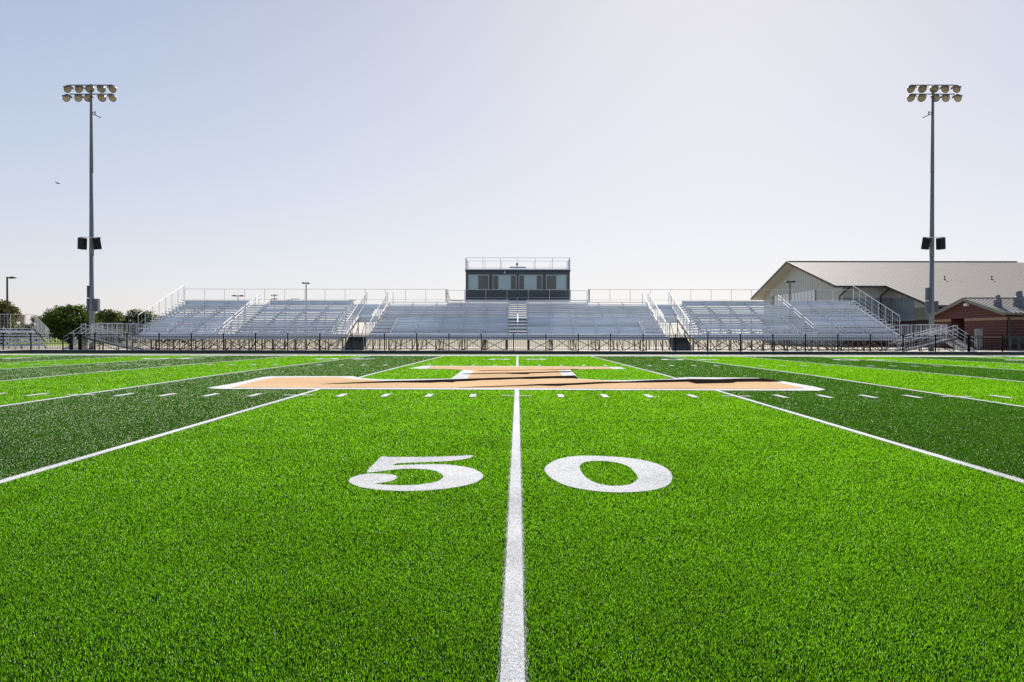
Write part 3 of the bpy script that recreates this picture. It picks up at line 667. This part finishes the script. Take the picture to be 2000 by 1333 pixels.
# ------------------------------------------------------------------ floodlight towers
def tower(pxb, pyt, label, mir):
    Y = 66.0; X, Zt = at(pxb, pyt, Y)
    t = thing('light_tower', label, 'light tower', (X, Y, .03), 'floodlight towers at each end of the bleachers')
    mb = MB(); n = 16
    mb.tube((X, Y, .03), (X, Y, 8), .215, .17, n).tube((X, Y, 7.9), (X, Y, 15), .185, .14, n).tube((X, Y, 14.9), (X, Y, Zt), .15, .095, n).build('pole', M['pole'], t, True)
    mb = MB()
    zs = [at(pxb, y, Y)[1] for y in (167.5, 185)]
    for z in zs: mb.bar((X - 1.75, Y - .1, z), (X + 1.75, Y - .1, z), .07, .07)
    mb.build('crossarm', M['lamp_body'], t)
    xsl = ([-1.95, -1.0, -.05, .95, 1.9], [-2.05, -1.05, -.2, 1.0, 1.9])
    for r_, z in enumerate(zs):
        for j, dx in enumerate(xsl[r_]):
            dx *= mir; az = (-.9 + .42 * j) * (1 if mir > 0 else 1)
            aim = ([2.6, 2.0, .5, .15, -.1], [2.6, 1.9, 1.2, .15, -.1])[r_][j] * mir
            d = Vector((aim, -1, -.55 * math.hypot(aim, 1))).normalized(); o = Vector((X + dx, Y - .12, z - .30)) - d * .12
            f = MB().lathe(o, d, [(-.30, .001), (-.30, .09), (-.12, .11), (-.05, .16), (.05, .27), (.16, .335), (.20, .345), (.20, .325), (.10, .29)], 14)
            f.bar((X + dx * .93, Y - .1, z), o - d * .1, .05); f.build('floodlight', M['lamp_body'], t, True)
            fo = t.children[-1]
            MB().lathe(o, d, [(.172, .001), (.172, .12), (.168, .325)], 14).build('lens', M['reflector'], t, True)
            ln = t.children[-1]
            v = MB(); up = Vector((0, 0, 1)); u = d.cross(up).normalized(); w_ = u.cross(d).normalized(); nn = 7   # visor hood
            for k in range(nn):
                a0 = math.pi * (.12 + .76 * k / nn); a1 = math.pi * (.12 + .76 * (k + 1) / nn)
                p = [o + d * .2 + (u * math.cos(a) + w_ * math.sin(a)) * .35 for a in (a0, a1)]; q = [pp + d * .26 for pp in p]
                v.quad(p[0], p[1], q[1], q[0]); e = .012; v.quad(p[0] + w_ * e, p[1] + w_ * e, q[1] + w_ * e, q[0] + w_ * e)
            v.build('visor', M['lamp_body'], t)
    _, zc = at(pxb, 222, Y); s = mir
    MB().bar((X, Y, zc + .08), (X + s * .45, Y - .1, zc + .1), .05).bar((X + s * .38, Y - .1, zc + .1), (X + s * .38, Y - .1, zc - .12), .06).bar((X + s * .15, Y - .1, zc - .05), (X + s * .85, Y - .1, zc - .38), .16, .06).build('side_bracket', M['dark_pole'], t)
    for sx in (-1, 1):
        c = Vector((X + sx * .62 - .02, Y - .25, at(pxb, 477, Y)[1])); sp = MB().box(-.30, .30, -.22, .22, -.48, .48)
        for g_ in range(5): sp.box(-.27, .27, -.235, -.221, -.42 + g_ * .18, -.42 + g_ * .18 + .11)
        so = sp.build('loudspeaker', M['speaker'], t)
        so.data.transform(Matrix.Translation(c) @ Matrix.Rotation(R(-9 * sx), 4, 'Y') @ Matrix.Rotation(R(25 * sx), 4, 'Z') @ Matrix.Rotation(R(8), 4, 'X'))
    zc = at(pxb, 465, Y)[1]
    MB().bar((X - .9, Y - .25, zc + .02), (X + .9, Y - .25, zc + .02), .05).bar((X, Y - .25, zc), (X, Y, zc), .06).bar((X - .88, Y - .25, zc), (X - .88, Y - .25, zc - .5), .03).bar((X + .88, Y - .25, zc), (X + .88, Y - .25, zc - .5), .03).build('speaker_bracket', M['alu'], t)
    return t, X, Y
t1, X1, Y1 = tower(178, 165, 'tall floodlight tower at the left end of the bleachers, in front of trees', 1)
t2, X2, Y2 = tower(1822, 167, 'tall floodlight tower at the right end of the bleachers, beside the brick building', -1)
def ebox(par, X, Y, xa, xb, ya, yb):
    a, z1 = at(xa, ya, Y - .1); b, z0 = at(xb, yb, Y - .1); MB().box(a, b, Y - .18, Y + .22, z0, z1).box(a + .02, b - .02, Y - .2, Y - .181, z0 + .05, z1 - .05).build('electric_box', M['box'], par)
ebox(t1, X1, Y1, 170.5, 174.5, 558.5, 582); ebox(t1, X1, Y1, 170, 174.5, 583.5, 608); ebox(t1, X1, Y1, 183.6, 191.5, 584, 609)
ebox(t2, X2, Y2, 1811, 1818.5, 562.5, 587); ebox(t2, X2, Y2, 1810, 1818.5, 588.5, 612); ebox(t2, X2, Y2, 1827, 1832, 588.5, 610)
# ------------------------------------------------------------------ gym
gm = thing('gymnasium', 'large school gymnasium with tan metal gable roof and grey ribbed walls on the right', 'building', (57, 115, 0))
GX, GD0, GDR, GD1 = 40.2, 100.0, 118.0, 136.0; EZ, RZ = 7.65, 12.35; SL = (RZ - EZ) / (GDR - GD0)
GXR = at(1985, 515, GDR)[0]; WXL = at(1730, 559, GD0)[0]; GDW = 89.0
def slope_z(y): return RZ - SL * abs(GDR - y)
th = .22
mb = MB()
def roofslab(mb, x0, x1, y0, y1):
    z0, z1 = slope_z(y0), slope_z(y1)
    i = len(mb.v); mb.v += [(x0, y0, z0), (x1, y0, z0), (x1, y1, z1), (x0, y1, z1), (x0, y0, z0 - th), (x1, y0, z0 - th), (x1, y1, z1 - th), (x0, y1, z1 - th)]
    mb.f += [(i, i + 1, i + 2, i + 3), (i + 4, i + 7, i + 6, i + 5), (i, i + 4, i + 5, i + 1), (i + 1, i + 5, i + 6, i + 2), (i + 2, i + 6, i + 7, i + 3), (i + 3, i + 7, i + 4, i)]
roofslab(mb, GX, WXL, GD0, GDR); roofslab(mb, WXL, GXR, GDW, GDR); roofslab(mb, GXR, GXR + 22, GDW, GDR - .6); roofslab(mb, GX, GXR, GDR, GD1)
gr = mb.build('roof', M['gym_roof'], gm)
mb = MB(); x = GX + .3
while x < GXR + 21.5:
    y0 = GD0 if x < WXL else GDW; y1 = GDR if x < GXR else GDR - .6
    mb.bar((x, y0 + .02, slope_z(y0) + .008), (x, y1, slope_z(y1) + .008), .06, .02); x += .62
mb.build('roof_seams', M['gym_roof'], gr)
mb = MB(); mb.bar((GX - .03, GD0 - .05, EZ - .1), (GX - .03, GDR, RZ - .1), .06, .34); mb.bar((GX - .03, GDR, RZ - .1), (GX - .03, GD1, EZ - .1), .06, .34)
mb.bar((GX, GD0 - .05, EZ - .12), (WXL, GD0 - .05, EZ - .12), .12, .22); mb.bar((WXL - .04, GD0 - .05, EZ - .12), (WXL - .04, GDW, slope_z(GDW) - .12), .08, .3)
mb.bar((WXL, GDW - .05, slope_z(GDW) - .12), (GXR + 22, GDW - .05, slope_z(GDW) - .12), .12, .22); mb.bar((GX, GDR, RZ + .04), (GXR, GDR, RZ + .04), .4, .1)
mb.build('gutter', M['roof_trim'], gr)
ov = 1.7; wl = GX + ov
mb = MB(); mb.poly([(wl, GD0 + ov, 0), (wl, GD1 - ov, 0), (wl, GD1 - ov, slope_z(GD1 - ov) - th - .01), (wl, GDR, RZ - th - .01), (wl, GD0 + ov, slope_z(GD0 + ov) - th - .01)])
y = GD0 + ov + .5
while y < GD1 - ov - .4:
    mb.box(wl - .04, wl - .003, y, y + .12, 3, slope_z(y) - th - .05); y += .9
mb.build('gable_wall', M['siding'], gm)
MB().poly([(GX + .04, GD0, EZ - th - .02), (wl, GD0, EZ - th - .02), (wl, GDR, RZ - th - .02), (GX + .04, GDR, RZ - th - .02)]).poly([(GX + .04, GDR, RZ - th - .02), (wl, GDR, RZ - th - .02), (wl, GD1, EZ - th - .02), (GX + .04, GD1, EZ - th - .02)]).build('soffit', M['soffit'], gm)
mb = MB().box(wl + .02, WXL + ov, GD0 + ov, GD0 + ov + .2, 6.2, EZ + .15); x = wl + .3
while x < WXL + ov: mb.box(x, x + .1, GD0 + ov - .05, GD0 + ov - .003, 6.2, EZ + .1); x += .6
mb.build('front_wall_upper', M['siding'], gm)
MB().box(wl + .02, WXL + ov, GD0 + ov, GD0 + ov + .2, 3.2, 6.19).build('front_wall_panel', M['siding_blue'], gm)
MB().box(wl + .02, WXL + ov, GD0 + ov - .03, GD0 + ov + .2, 0, 3.19).build('front_wall_base', M['dark_brick'], gm)
WX2 = WXL + ov
mb = MB().poly([(WX2, GD0 + ov, 3.2), (WX2, GDW + ov, 3.2), (WX2, GDW + ov, slope_z(GDW + ov) - th - .01), (WX2, GD0 + ov, slope_z(GD0 + ov) - th - .01)])
y = GDW + ov + .3
while y < GD0 + ov: mb.box(WX2 - .04, WX2 - .003, y, y + .1, 4.9, slope_z(y) - th - .04); y += .6
mb.build('wing_wall', M['siding'], gm)
MB().box(WX2 - .03, WX2 - .004, GDW + ov + 5.5, GD0 + ov - .1, 3.3, 6.1).build('wing_wall_panel', M['siding_blue'], gm)
MB().box(WX2 - .05, WX2 - .004, GDW + ov, GDW + ov + 5.4, 3.2, 4.7).build('wing_wall_band', M['siding_tan'], gm)
MB().box(WX2 - .06, WX2 + .1, GDW + ov, GD0 + ov, 0, 3.19).build('wing_wall_base', M['dark_brick'], gm)
MB().box(WX2 + .0, GXR + 20, GDW + ov, GDW + ov + .2, 0, slope_z(GDW + ov) - .25).build('wing_front_wall', M['dark_brick'], gm)
MB().box(GX + 2, GXR + 20, GD1 - ov - .2, GD1 - ov, 0, EZ).build('back_wall', M['siding'], gm)
MB().poly([(WX2, GDW, slope_z(GDW) - th - .02), (WXL, GDW, slope_z(GDW) - th - .02), (WXL, GD0, EZ - th - .02), (WX2, GD0, EZ - th - .02)]).poly([(GX, GD0, EZ - th - .03), (GX, GD0 + ov, slope_z(GD0 + ov) - th - .03), (WX2, GD0 + ov, slope_z(GD0 + ov) - th - .03), (WX2, GD0, EZ - th - .03)]).build('eave_soffit', M['soffit'], gm)
# clerestory window strip on the gable wall
def gy(px_): return wl * 1.0 / ((px_ - 1011.3) / F)
ya, yb_ = gy(1592), gy(1513)
win = MB().box(wl - .12, wl - .05, ya, yb_, 4.2, 7.8); win = win.build('window', M['win_frame'], gm)
mb = MB(); n = 13
for k in range(n):
    p = ya + (yb_ - ya) * (k + .12) / n; q = ya + (yb_ - ya) * (k + .88) / n; mb.box(wl - .16, wl - .13, p, q, 4.3, 7.72)
mb.build('pane', mat('bright_pane', (.80, .84, .85), .3), win)
MB().box(wl - .15, wl - .05, gy(1512.5), gy(1506), 4.2, 7.7).build('louvre', M['pane_dark'], gm)
for px_, y_ in ((1640, GD0 + ov - .15), (1720, GD0 + ov - .15)):
    X, _ = at(px_, 600, y_); MB().bar((X, y_, 0), (X, y_, 6.4), .14).bar((X, y_, 6.4), (X + .55, GD0, EZ - .25), .14).build('downspout', M['roof_trim'], gm)
for px_, py_ in ((1845, 557), (1937, 557)):
    yy = 104; X, _ = at(px_, py_, yy); zz = slope_z(yy); MB().tube((X, yy, zz - .1), (X, yy, zz + .4), .06, .06, 8).lathe((X, yy, zz + .4), (0, 0, 1), [(0, .06), (.02, .11), (.09, .09), (.1, .001)], 8).lathe((X, yy, zz + .0), (0, 0, 1), [(0, .16), (.12, .07)], 8).build('vent_pipe', M['roof_trim'], gr)
# ------------------------------------------------------------------ brick building
bb = thing('brick_building', 'red block concession building with grey metal gable roof at the right edge', 'building', (48, 75, .03))
BD0, BDR, BD1 = 71.0, 77.6, 84.2; BEZ, BRZ = 3.42, 5.02; BX = 43.75; BS = (BRZ - BEZ) / (BDR - BD0); BXR = 62; bo = .45
def bz(y): return BRZ - BS * abs(BDR - y)
bwl = BX + bo
dya, dyb = (bwl) * F / (1880 - 1011.3), (bwl) * F / (1854.5 - 1011.3)
mb = MB(); tb = .1
zd = 3.05
def gseg(y0, y1, z0):
    pts = [(y0, z0)] + [(y1, z0)] + [(y1, bz(y1) - tb)] + ([(BDR, BRZ - tb)] if y0 < BDR < y1 else []) + [(y0, bz(y0) - tb)]
    mb.prism(pts, 'x', bwl, bwl + .25)
gseg(BD0 + bo, dya, .0); gseg(dya, dyb, zd); gseg(dyb, BD1 - bo, .0)
mb.box(bwl + .26, BXR, BD0 + bo, BD0 + bo + .25, 0, bz(BD0 + bo) - tb - .02)
mb.box(bwl + .26, BXR, BD1 - bo - .25, BD1 - bo, 0, BEZ - .1)
mb.box(bwl + .25, bwl + 2.2, dya - .2, dya, 0, zd).box(bwl + .25, bwl + 2.2, dyb, dyb + .2, 0, zd)
mb.build('wall', M['brick'], bb)
MB().box(bwl + 2.0, bwl + 2.2, dya, dyb, 0, zd).box(bwl + .25, bwl + 2.2, dya, dyb, zd, zd + .05).build('recessed_door', M['door'], bb)
MB().box(bwl - .03, bwl - .003, BD0 + bo - .02, dya, 2.78, 3.02).box(bwl - .03, bwl - .003, dyb, BD1 - bo, 2.78, 3.02).box(bwl - .03, BXR, BD0 + bo - .03, BD0 + bo - .003, 2.78, 3.02)\
  .box(bwl - .03, bwl - .003, BD0 + bo - .02, dya, 1.16, 1.3).box(bwl - .03, bwl - .003, dyb, BD1 - bo, 1.16, 1.3).box(bwl - .03, BXR, BD0 + bo - .03, BD0 + bo - .003, 1.16, 1.3).build('stone_band', M['band'], bb)
mb = MB()
for (y0, y1) in ((BD0, BDR), (BDR, BD1)):
    z0, z1 = bz(y0), bz(y1); i = len(mb.v)
    mb.v += [(BX, y0, z0), (BXR, y0, z0), (BXR, y1, z1), (BX, y1, z1), (BX, y0, z0 - .08), (BXR, y0, z0 - .08), (BXR, y1, z1 - .08), (BX, y1, z1 - .08)]
    mb.f += [(i, i + 1, i + 2, i + 3), (i + 4, i + 7, i + 6, i + 5), (i, i + 4, i + 5, i + 1), (i + 1, i + 5, i + 6, i + 2), (i + 2, i + 6, i + 7, i + 3), (i + 3, i + 7, i + 4, i)]
br = mb.build('roof', M['br_roof'], bb)
mb = MB(); x = BX + .25
while x < BXR:
    mb.bar((x, BD0, BEZ + .03), (x, BDR, BRZ + .03), .06, .07); x += .42
mb.bar((BX, BDR, BRZ + .03), (BXR, BDR, BRZ + .03), .3, .06); mb.build('roof_seams', mat('dark_seam', (.13, .11, .10), .6), br)
MB().bar((BX - .03, BD0 - .06, BEZ - .12), (BX - .03, BDR, BRZ - .12), .06, .3).bar((BX - .03, BDR, BRZ - .12), (BX - .03, BD1 + .06, BEZ - .12), .06, .3).bar((BX, BD0 - .05, BEZ - .09), (BXR, BD0 - .05, BEZ - .09), .1, .2).build('fascia', M['fascia'], br)
MB().box(bwl - .25, bwl - .003, BDR - .3, BDR + .3, 4.25, 4.5).build('wall_lamp', M['white_paint'], bb)
ds, _ = at(1971, 640, BD0 + bo - .1); MB().bar((ds, BD0 + bo - .1, .05), (ds, BD0 + bo - .1, 3.1), .12).build('downspout', M['roof_trim'], bb)
for px_, sc, yy in ((1949, 1.0, 73.6), (1990.5, 1.35, 73.6)):
    X, _ = at(px_, 590, yy); zz = bz(yy)
    v = MB().box(X - .26 * sc, X + .26 * sc, yy - .26 * sc, yy + .26 * sc, zz - .15, zz + .28 * sc)
    v.lathe((X, yy, zz + .28 * sc), (0, 0, 1), [(0, .25 * sc), (.1 * sc, .34 * sc), (.38 * sc, .34 * sc), (.42 * sc, .24 * sc), (.5 * sc, .2 * sc), (.74 * sc, .2 * sc), (.80 * sc, .14 * sc), (.82 * sc, .001)], 14)
    v.build('roof_vent', M['galv_vent'], br)
X, z1 = at(1907.5, 642.5, 70.2); Xb, z0 = at(1919, 678, 70.2)
ec = thing('electric_cabinet', 'tall grey electric cabinet standing by the corner of the brick building', 'cabinet', (X, 70, .03))
MB().box(X, Xb, 70.2, 70.55, z0, z1).box(X + .04, Xb - .04, 70.17, 70.199, z0 + .06, z1 - .35).build('body', M['cabinet'], ec)
MB().box(X + .1, X + .2, 70.3, 70.45, .03, z0).box(Xb - .2, Xb - .1, 70.3, 70.45, .03, z0).build('leg', M['cabinet'], ec)
X, z1 = at(1976, 657, 69); Xb, z0 = at(2012, 672, 69)
mb = MB().box(X, Xb, 69, 69.5, z1 - .06, z1)
for k in range(14): mb.box(X + (Xb - X) * k / 14, X + (Xb - X) * k / 14 + .05, 69, 69.03, z0, z1 - .061)
for k in (0, .5, 1): mb.box(X + (Xb - X - .06) * k, X + (Xb - X - .06) * k + .06, 69.1, 69.4, .03, z1 - .06)
tag(mb.build('bench', M['cabinet']), 'grey slatted bench against the brick wall at the far right edge', 'bench')
# ------------------------------------------------------------------ small bleachers on the left
sb = thing('bleachers', 'small low aluminium bleachers turned toward the field at the left edge', 'bleachers', (-39.2, 66.5, .03)); sb.rotation_euler.z = 0
ang = R(48); ax = Vector((-math.cos(ang), -math.sin(ang), 0)); bk = Vector((-math.sin(ang), math.cos(ang), 0)); O = Vector((at(97, 650, 66.5)[0], 66.5, 0))
def L(u, v, z): return O + ax * u + bk * v + Vector((0, 0, z))
def lbox(mb, u0, u1, v0, v1, z0, z1):
    i = len(mb.v); mb.v += [tuple(L(u, v, z)) for z in (z0, z1) for v in (v0, v1) for u in (u0, u1)]
    for q in ((0, 2, 3, 1), (4, 5, 7, 6), (0, 1, 5, 4), (2, 6, 7, 3), (0, 4, 6, 2), (1, 3, 7, 5)): mb.f.append(tuple(i + k for k in q))
LN = 11
for k in range(5):
    v = .3 + .72 * k; z = .35 + .29 * k
    mb = MB(); lbox(mb, 0.1, LN, v, v + .42, z - .04, z); lbox(mb, .1, LN, v + .42, v + .44, z - .02, z + .13); mb.build('footboard', M['alu'], sb)
    mb = MB(); lbox(mb, 0.1, LN, v + .46, v + .72, z + .27, z + .31); mb.build('seat_plank', M['alu_seat'], sb)
mb = MB()
for u in np.arange(0.2, LN, 1.8):
    for v in (.3, 2.1, 3.9): mb.bar(L(u, v, .03), L(u, v, .2 + .4 * v), .06)
    mb.bar(L(u, .2, .15), L(u, 3.9, 1.6), .05, .1)
mb.build('support_frame', M['galv'], sb)
rail([tuple(L(0, 4.0, 1.7)), tuple(L(LN, 4.0, 1.7))], 1.35, 1.8, par=sb, mesh=.25); rail([tuple(L(0, .2, .5)), tuple(L(0, 4.0, 1.8))], 1.25, .95, par=sb, mesh=.12)
rail([tuple(L(2.9, .0, .3)), tuple(L(2.9, 2.0, 1.0))], .95, .9, 'aisle_handrail', par=sb)
# ------------------------------------------------------------------ trees
def tree(name, label, px_, pyt, width_px, D, c1, c2, n=3600, lobes=9, flat=.62):
    X, zt = at(px_, pyt, D); w = width_px * 1.3 / F * D / 2; t = thing(name, label, 'tree', (X, D, 0), 'trees beyond the left end of the bleachers')
    rr = random.Random(int(px_ * 7)); h = zt; m = leaf_mat('leaves_%d' % px_, c1, c2)
    tr = MB(); tr.tube((X, D, -.05), (X + .1, D, h * .45), w * .09, w * .06, 8)
    cl = []
    for k in range(lobes):
        a = rr.uniform(0, 6.28); q = rr.uniform(.15, .66) ** .8; cz = h * (.2 + .58 * rr.random()) 
        cl.append((X + math.cos(a) * w * q, D + math.sin(a) * w * q, cz, w * rr.uniform(.32, .5)))
        tr.tube((X + .05, D, h * .35), (cl[-1][0], cl[-1][1], cz), w * .04, w * .012, 5, False)
    cl.append((X, D, h * .78, w * .42))
    tr.build('trunk', M['bark'], t)
    r_ = np.random.default_rng(int(px_)); per = n // len(cl); Vs = []
    for (cx, cy, cz, cr) in cl:
        d = r_.normal(0, 1, (per, 3)); d /= np.linalg.norm(d, axis=1)[:, None]; rad = cr * r_.uniform(.35, 1.12, per) ** .6 * (1 + .18 * np.sin(d[:, 0] * 5 + d[:, 2] * 7))
        p = np.array([cx, cy, cz]) + d * rad[:, None] * [1, 1, flat * 1.2]; p = p[p[:, 2] > h * .06]; p[:, 2] = np.minimum(p[:, 2], h * r_.uniform(.9, 1.02, len(p)))
        s = r_.uniform(.10, .24, len(p))[:, None] * (w / 3) ** .5; a = r_.normal(0, 1, (len(p), 3)); a /= np.linalg.norm(a, axis=1)[:, None]; b = np.cross(a, r_.normal(0, 1, (len(p), 3))); b /= np.linalg.norm(b, axis=1)[:, None]
        Vs.append(np.stack([p - a * s, p + b * s, p + a * s], 1).reshape(-1, 3))
    V = np.concatenate(Vs); T = np.arange(len(V)).reshape(-1, 3)
    o = np_mesh('crown', V, T, np.zeros(len(T), int), np.repeat(r_.uniform(0, 1, len(T)), 3), [m], t); o.matrix_parent_inverse = Matrix.Translation(t.location).inverted()
    return t
G1, G2 = (.030, .062, .012), (.10, .155, .028)
tree('shade_tree', 'broad dense dark green tree left of the left light tower', 135, 595, 84, 112, G1, G2, 16000, 26)
tree('shade_tree', 'rounded olive green tree just right of the left light tower', 205, 600, 52, 118, (.045, .065, .015), (.13, .16, .04), 8500, 17)
tree('shade_tree', 'dark green tree standing close behind the left corner rails of the bleachers', 262, 600, 56, 125, G1, (.07, .12, .03), 8500, 17)
tree('shade_tree', 'tall olive tree behind the dark lamp post at the left edge', 3, 580, 56, 100, (.05, .06, .02), (.15, .15, .05), 8500, 17)
tree('shade_tree', 'small pale green tree behind the end rail of the small bleachers', 70, 611, 34, 130, (.05, .075, .02), (.15, .18, .06), 3000, 8)
tree('shade_tree', 'faint yellow green tree behind the lower left seats', 304, 611, 40, 150, (.07, .09, .02), (.20, .22, .06), 3000, 8)
tree('shade_tree', 'low olive shrubby tree between the two dark trees at the tower', 234, 622, 44, 122, (.05, .065, .02), (.12, .14, .04), 3000, 8)
# hedge line closing the view under the trees
mb = MB(); r_ = np.random.default_rng(9); n = 9000
X = r_.uniform(-115, -52, n); Yy = r_.uniform(127, 131, n); Z = r_.uniform(0, 1, n) ** .8 * (3.0 + .5 * np.sin(X * .7)); s = r_.uniform(.15, .3, n)[:, None]
p = np.stack([X, Yy, Z], 1); a = r_.normal(0, 1, (n, 3)); b = r_.normal(0, 1, (n, 3)); a /= np.linalg.norm(a, axis=1)[:, None]; b /= np.linalg.norm(b, axis=1)[:, None]
V = np.stack([p - a * s, p + b * s, p + a * s], 1).reshape(-1, 3); T = np.arange(3 * n).reshape(-1, 3)
tag(np_mesh('hedge', V, T, np.zeros(n, int), np.repeat(r_.uniform(0, 1, n), 3), [leaf_mat('hedge_leaves', (.012, .018, .008), (.04, .055, .02))]), 'long dark hedge under the trees behind the sunlit lawn', 'hedge')
# tan tower block far left
X, z1 = at(39, 617, 260); Xb, _ = at(47, 617, 260)
fb = thing('distant_building', 'small pale tan block building far away above the small bleachers', 'building', ((X + Xb) / 2, 262, 0))
MB().box(X, Xb, 260, 260.8, -.05, z1).box(X + .2, Xb - .2, 259.96, 259.99, z1 - 1.5, z1 - .6).build('wall', M['tan_wall'], fb); MB().box(X - .15, Xb + .15, 259.8, 261, z1, z1 + .25).build('roof', M['tan_wall'], fb)
# ------------------------------------------------------------------ lamp posts
def lamp_post(px_, py_, D, heads, label, w=.13):
    X, zt = at(px_, py_, D); t = thing('street_lamp', label, 'street lamp', (X, D, 0), 'dark lamp posts beyond the bleachers')
    MB().tube((X, D, -.05), (X, D, zt), w * .62, w * .5, 8).build('pole', M['dark_pole'], t)
    for s in heads:
        MB().bar((X, D, zt - .1), (X + s * .35, D, zt - .1), .08).prism([(X + s * .3, zt - .02), (X + s * .7, zt + .02), (X + s * 1.0, zt - .12), (X + s * .97, zt - .17), (X + s * .3, zt - .22)], 'y', D - .2, D + .2).build('lamp_head', M['dark_pole'], t)
lamp_post(14, 541, 90, (1,), 'dark lamp post with a single head at the left edge of the picture', .2)
lamp_post(598, 552, 110, (-1, 1) if 0 else (-.6, .6), 'dark double headed lamp post rising behind the left seats')
lamp_post(465, 577, 125, (-1, 1), 'low T shaped lamp post behind the rail above the left aisle')
lamp_post(1543, 549, 88, (-.6, .6), 'dark double headed lamp post in front of the gymnasium gable')
def far_lights(px_, py_, D, wpx, n, rows, label):
    X, zt = at(px_, py_, D); w = wpx / F * D; t = thing('stadium_light', label, 'stadium light', (X, D, 0), 'distant stadium lights on the horizon')
    MB().tube((X, D, -.05), (X, D, zt), .2, .12, 6).build('pole', M['galv'], t)  # lighter grey puts distance haze into the pole colour
    mb = MB()
    for r0 in range(rows):
        z = zt - r0 * 1.6; mb.bar((X - w / 2, D, z), (X + w / 2, D, z), .14)
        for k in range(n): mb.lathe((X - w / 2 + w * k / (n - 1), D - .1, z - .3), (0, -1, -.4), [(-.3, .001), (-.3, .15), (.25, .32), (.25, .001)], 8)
    mb.build('lamp_bank', M['galv'], t)  # haze painted in by the same pale grey
far_lights(536, 576, 330, 11, 4, 2, 'tiny distant stadium light seen through the back rail, tallest of the far lights')
far_lights(566, 586, 360, 12, 4, 2, 'tiny distant stadium light low on the skyline left of the double lamp post')
far_lights(577, 584, 420, 14, 5, 1, 'faint far row of stadium lamps beside the low distant light')
far_lights(688, 586, 400, 12, 5, 1, 'faint far row of stadium lamps above the left stairwell')
# bird
Xb, zb_ = at(113, 358.5, 120)
mb = MB(); BSC = 1
mb.lathe((Xb - .45, 120, zb_ + .05), (1, 0, -.12), [(0, .001), (.1, .05), (.35, .11), (.6, .1), (.75, .06), (.85, .055), (.92, .001)], 8)
mb.poly([(Xb - .1, 120, zb_ + .06), (Xb + .15, 120, zb_ + .05), (Xb + .0, 119.3, zb_ + .22), (Xb - .2, 119.2, zb_ + .25)]).poly([(Xb - .1, 120, zb_ + .06), (Xb + .15, 120, zb_ + .05), (Xb + .0, 120.7, zb_ + .22), (Xb - .2, 120.8, zb_ + .25)])
mb.poly([(Xb - .4, 120, zb_ + .05), (Xb - .68, 119.9, zb_ + .1), (Xb - .68, 120.1, zb_ + .1)])
_c = Vector((Xb, 120, zb_)); mb.v = [tuple(_c + (Vector(p) - _c) * .8) for p in mb.v]
tag(mb.build('bird', M['feather']), 'small dark bird flying in the sky left of the left light tower', 'bird')
# ------------------------------------------------------------------ light
EL, AZ = R(30), R(14)
sd = bpy.data.lights.new('sun', 'SUN'); sd.energy = 4.6; sd.angle = R(.5); sd.color = (1, .95, .87)
so = bpy.data.objects.new('sun', sd); C.objects.link(so)
dv = Vector((math.sin(AZ) * math.cos(EL), math.cos(AZ) * math.cos(EL), math.sin(EL)))
so.rotation_euler = dv.to_track_quat('Z', 'Y').to_euler()
w = bpy.data.worlds.new('World'); scene.world = w; w.use_nodes = True; n = w.node_tree.nodes; l = w.node_tree.links
sky = n.new('ShaderNodeTexSky'); sky.sky_type = 'NISHITA'; sky.sun_disc = False; sky.sun_elevation = EL; sky.sun_rotation = AZ
sky.air_density = 1.0; sky.dust_density = .5; sky.ozone_density = 1.5; sky.altitude = 0
# soft shoulder: hazy bright air round the sun does not run away from the rest of the sky
va = n.new('ShaderNodeVectorMath'); va.operation = 'ADD'; va.inputs[1].default_value = (3.4, 3.9, 2.9); l.new(sky.outputs[0], va.inputs[0])
vd = n.new('ShaderNodeVectorMath'); vd.operation = 'DIVIDE'; l.new(sky.outputs[0], vd.inputs[0]); l.new(va.outputs[0], vd.inputs[1])
vm = n.new('ShaderNodeVectorMath'); vm.operation = 'MULTIPLY'; vm.inputs[1].default_value = (8.35, 8.55, 8.45); l.new(vd.outputs[0], vm.inputs[0])
tc = n.new('ShaderNodeTexCoord'); sz = n.new('ShaderNodeSeparateXYZ'); l.new(tc.outputs['Generated'], sz.inputs[0])
z2 = n.new('ShaderNodeMath'); z2.operation = 'MULTIPLY'; l.new(sz.outputs[2], z2.inputs[0]); l.new(sz.outputs[2], z2.inputs[1])
z3 = n.new('ShaderNodeMath'); z3.operation = 'MULTIPLY_ADD'; z3.inputs[1].default_value = -.6; z3.inputs[2].default_value = 1; l.new(z2.outputs[0], z3.inputs[0])
vs = n.new('ShaderNodeVectorMath'); vs.operation = 'SCALE'; l.new(vm.outputs[0], vs.inputs[0]); l.new(z3.outputs[0], vs.inputs['Scale'])
bg = n['Background']; l.new(vs.outputs[0], bg.inputs['Color']); bg.inputs['Strength'].default_value = .10
scene.view_settings.view_transform = 'Standard'; scene.view_settings.look = 'None'; scene.view_settings.exposure = 0.45; scene.view_settings.gamma = 1
scene.render.engine = 'CYCLES'
scene.cycles.max_bounces = 6; scene.cycles.transparent_max_bounces = 4
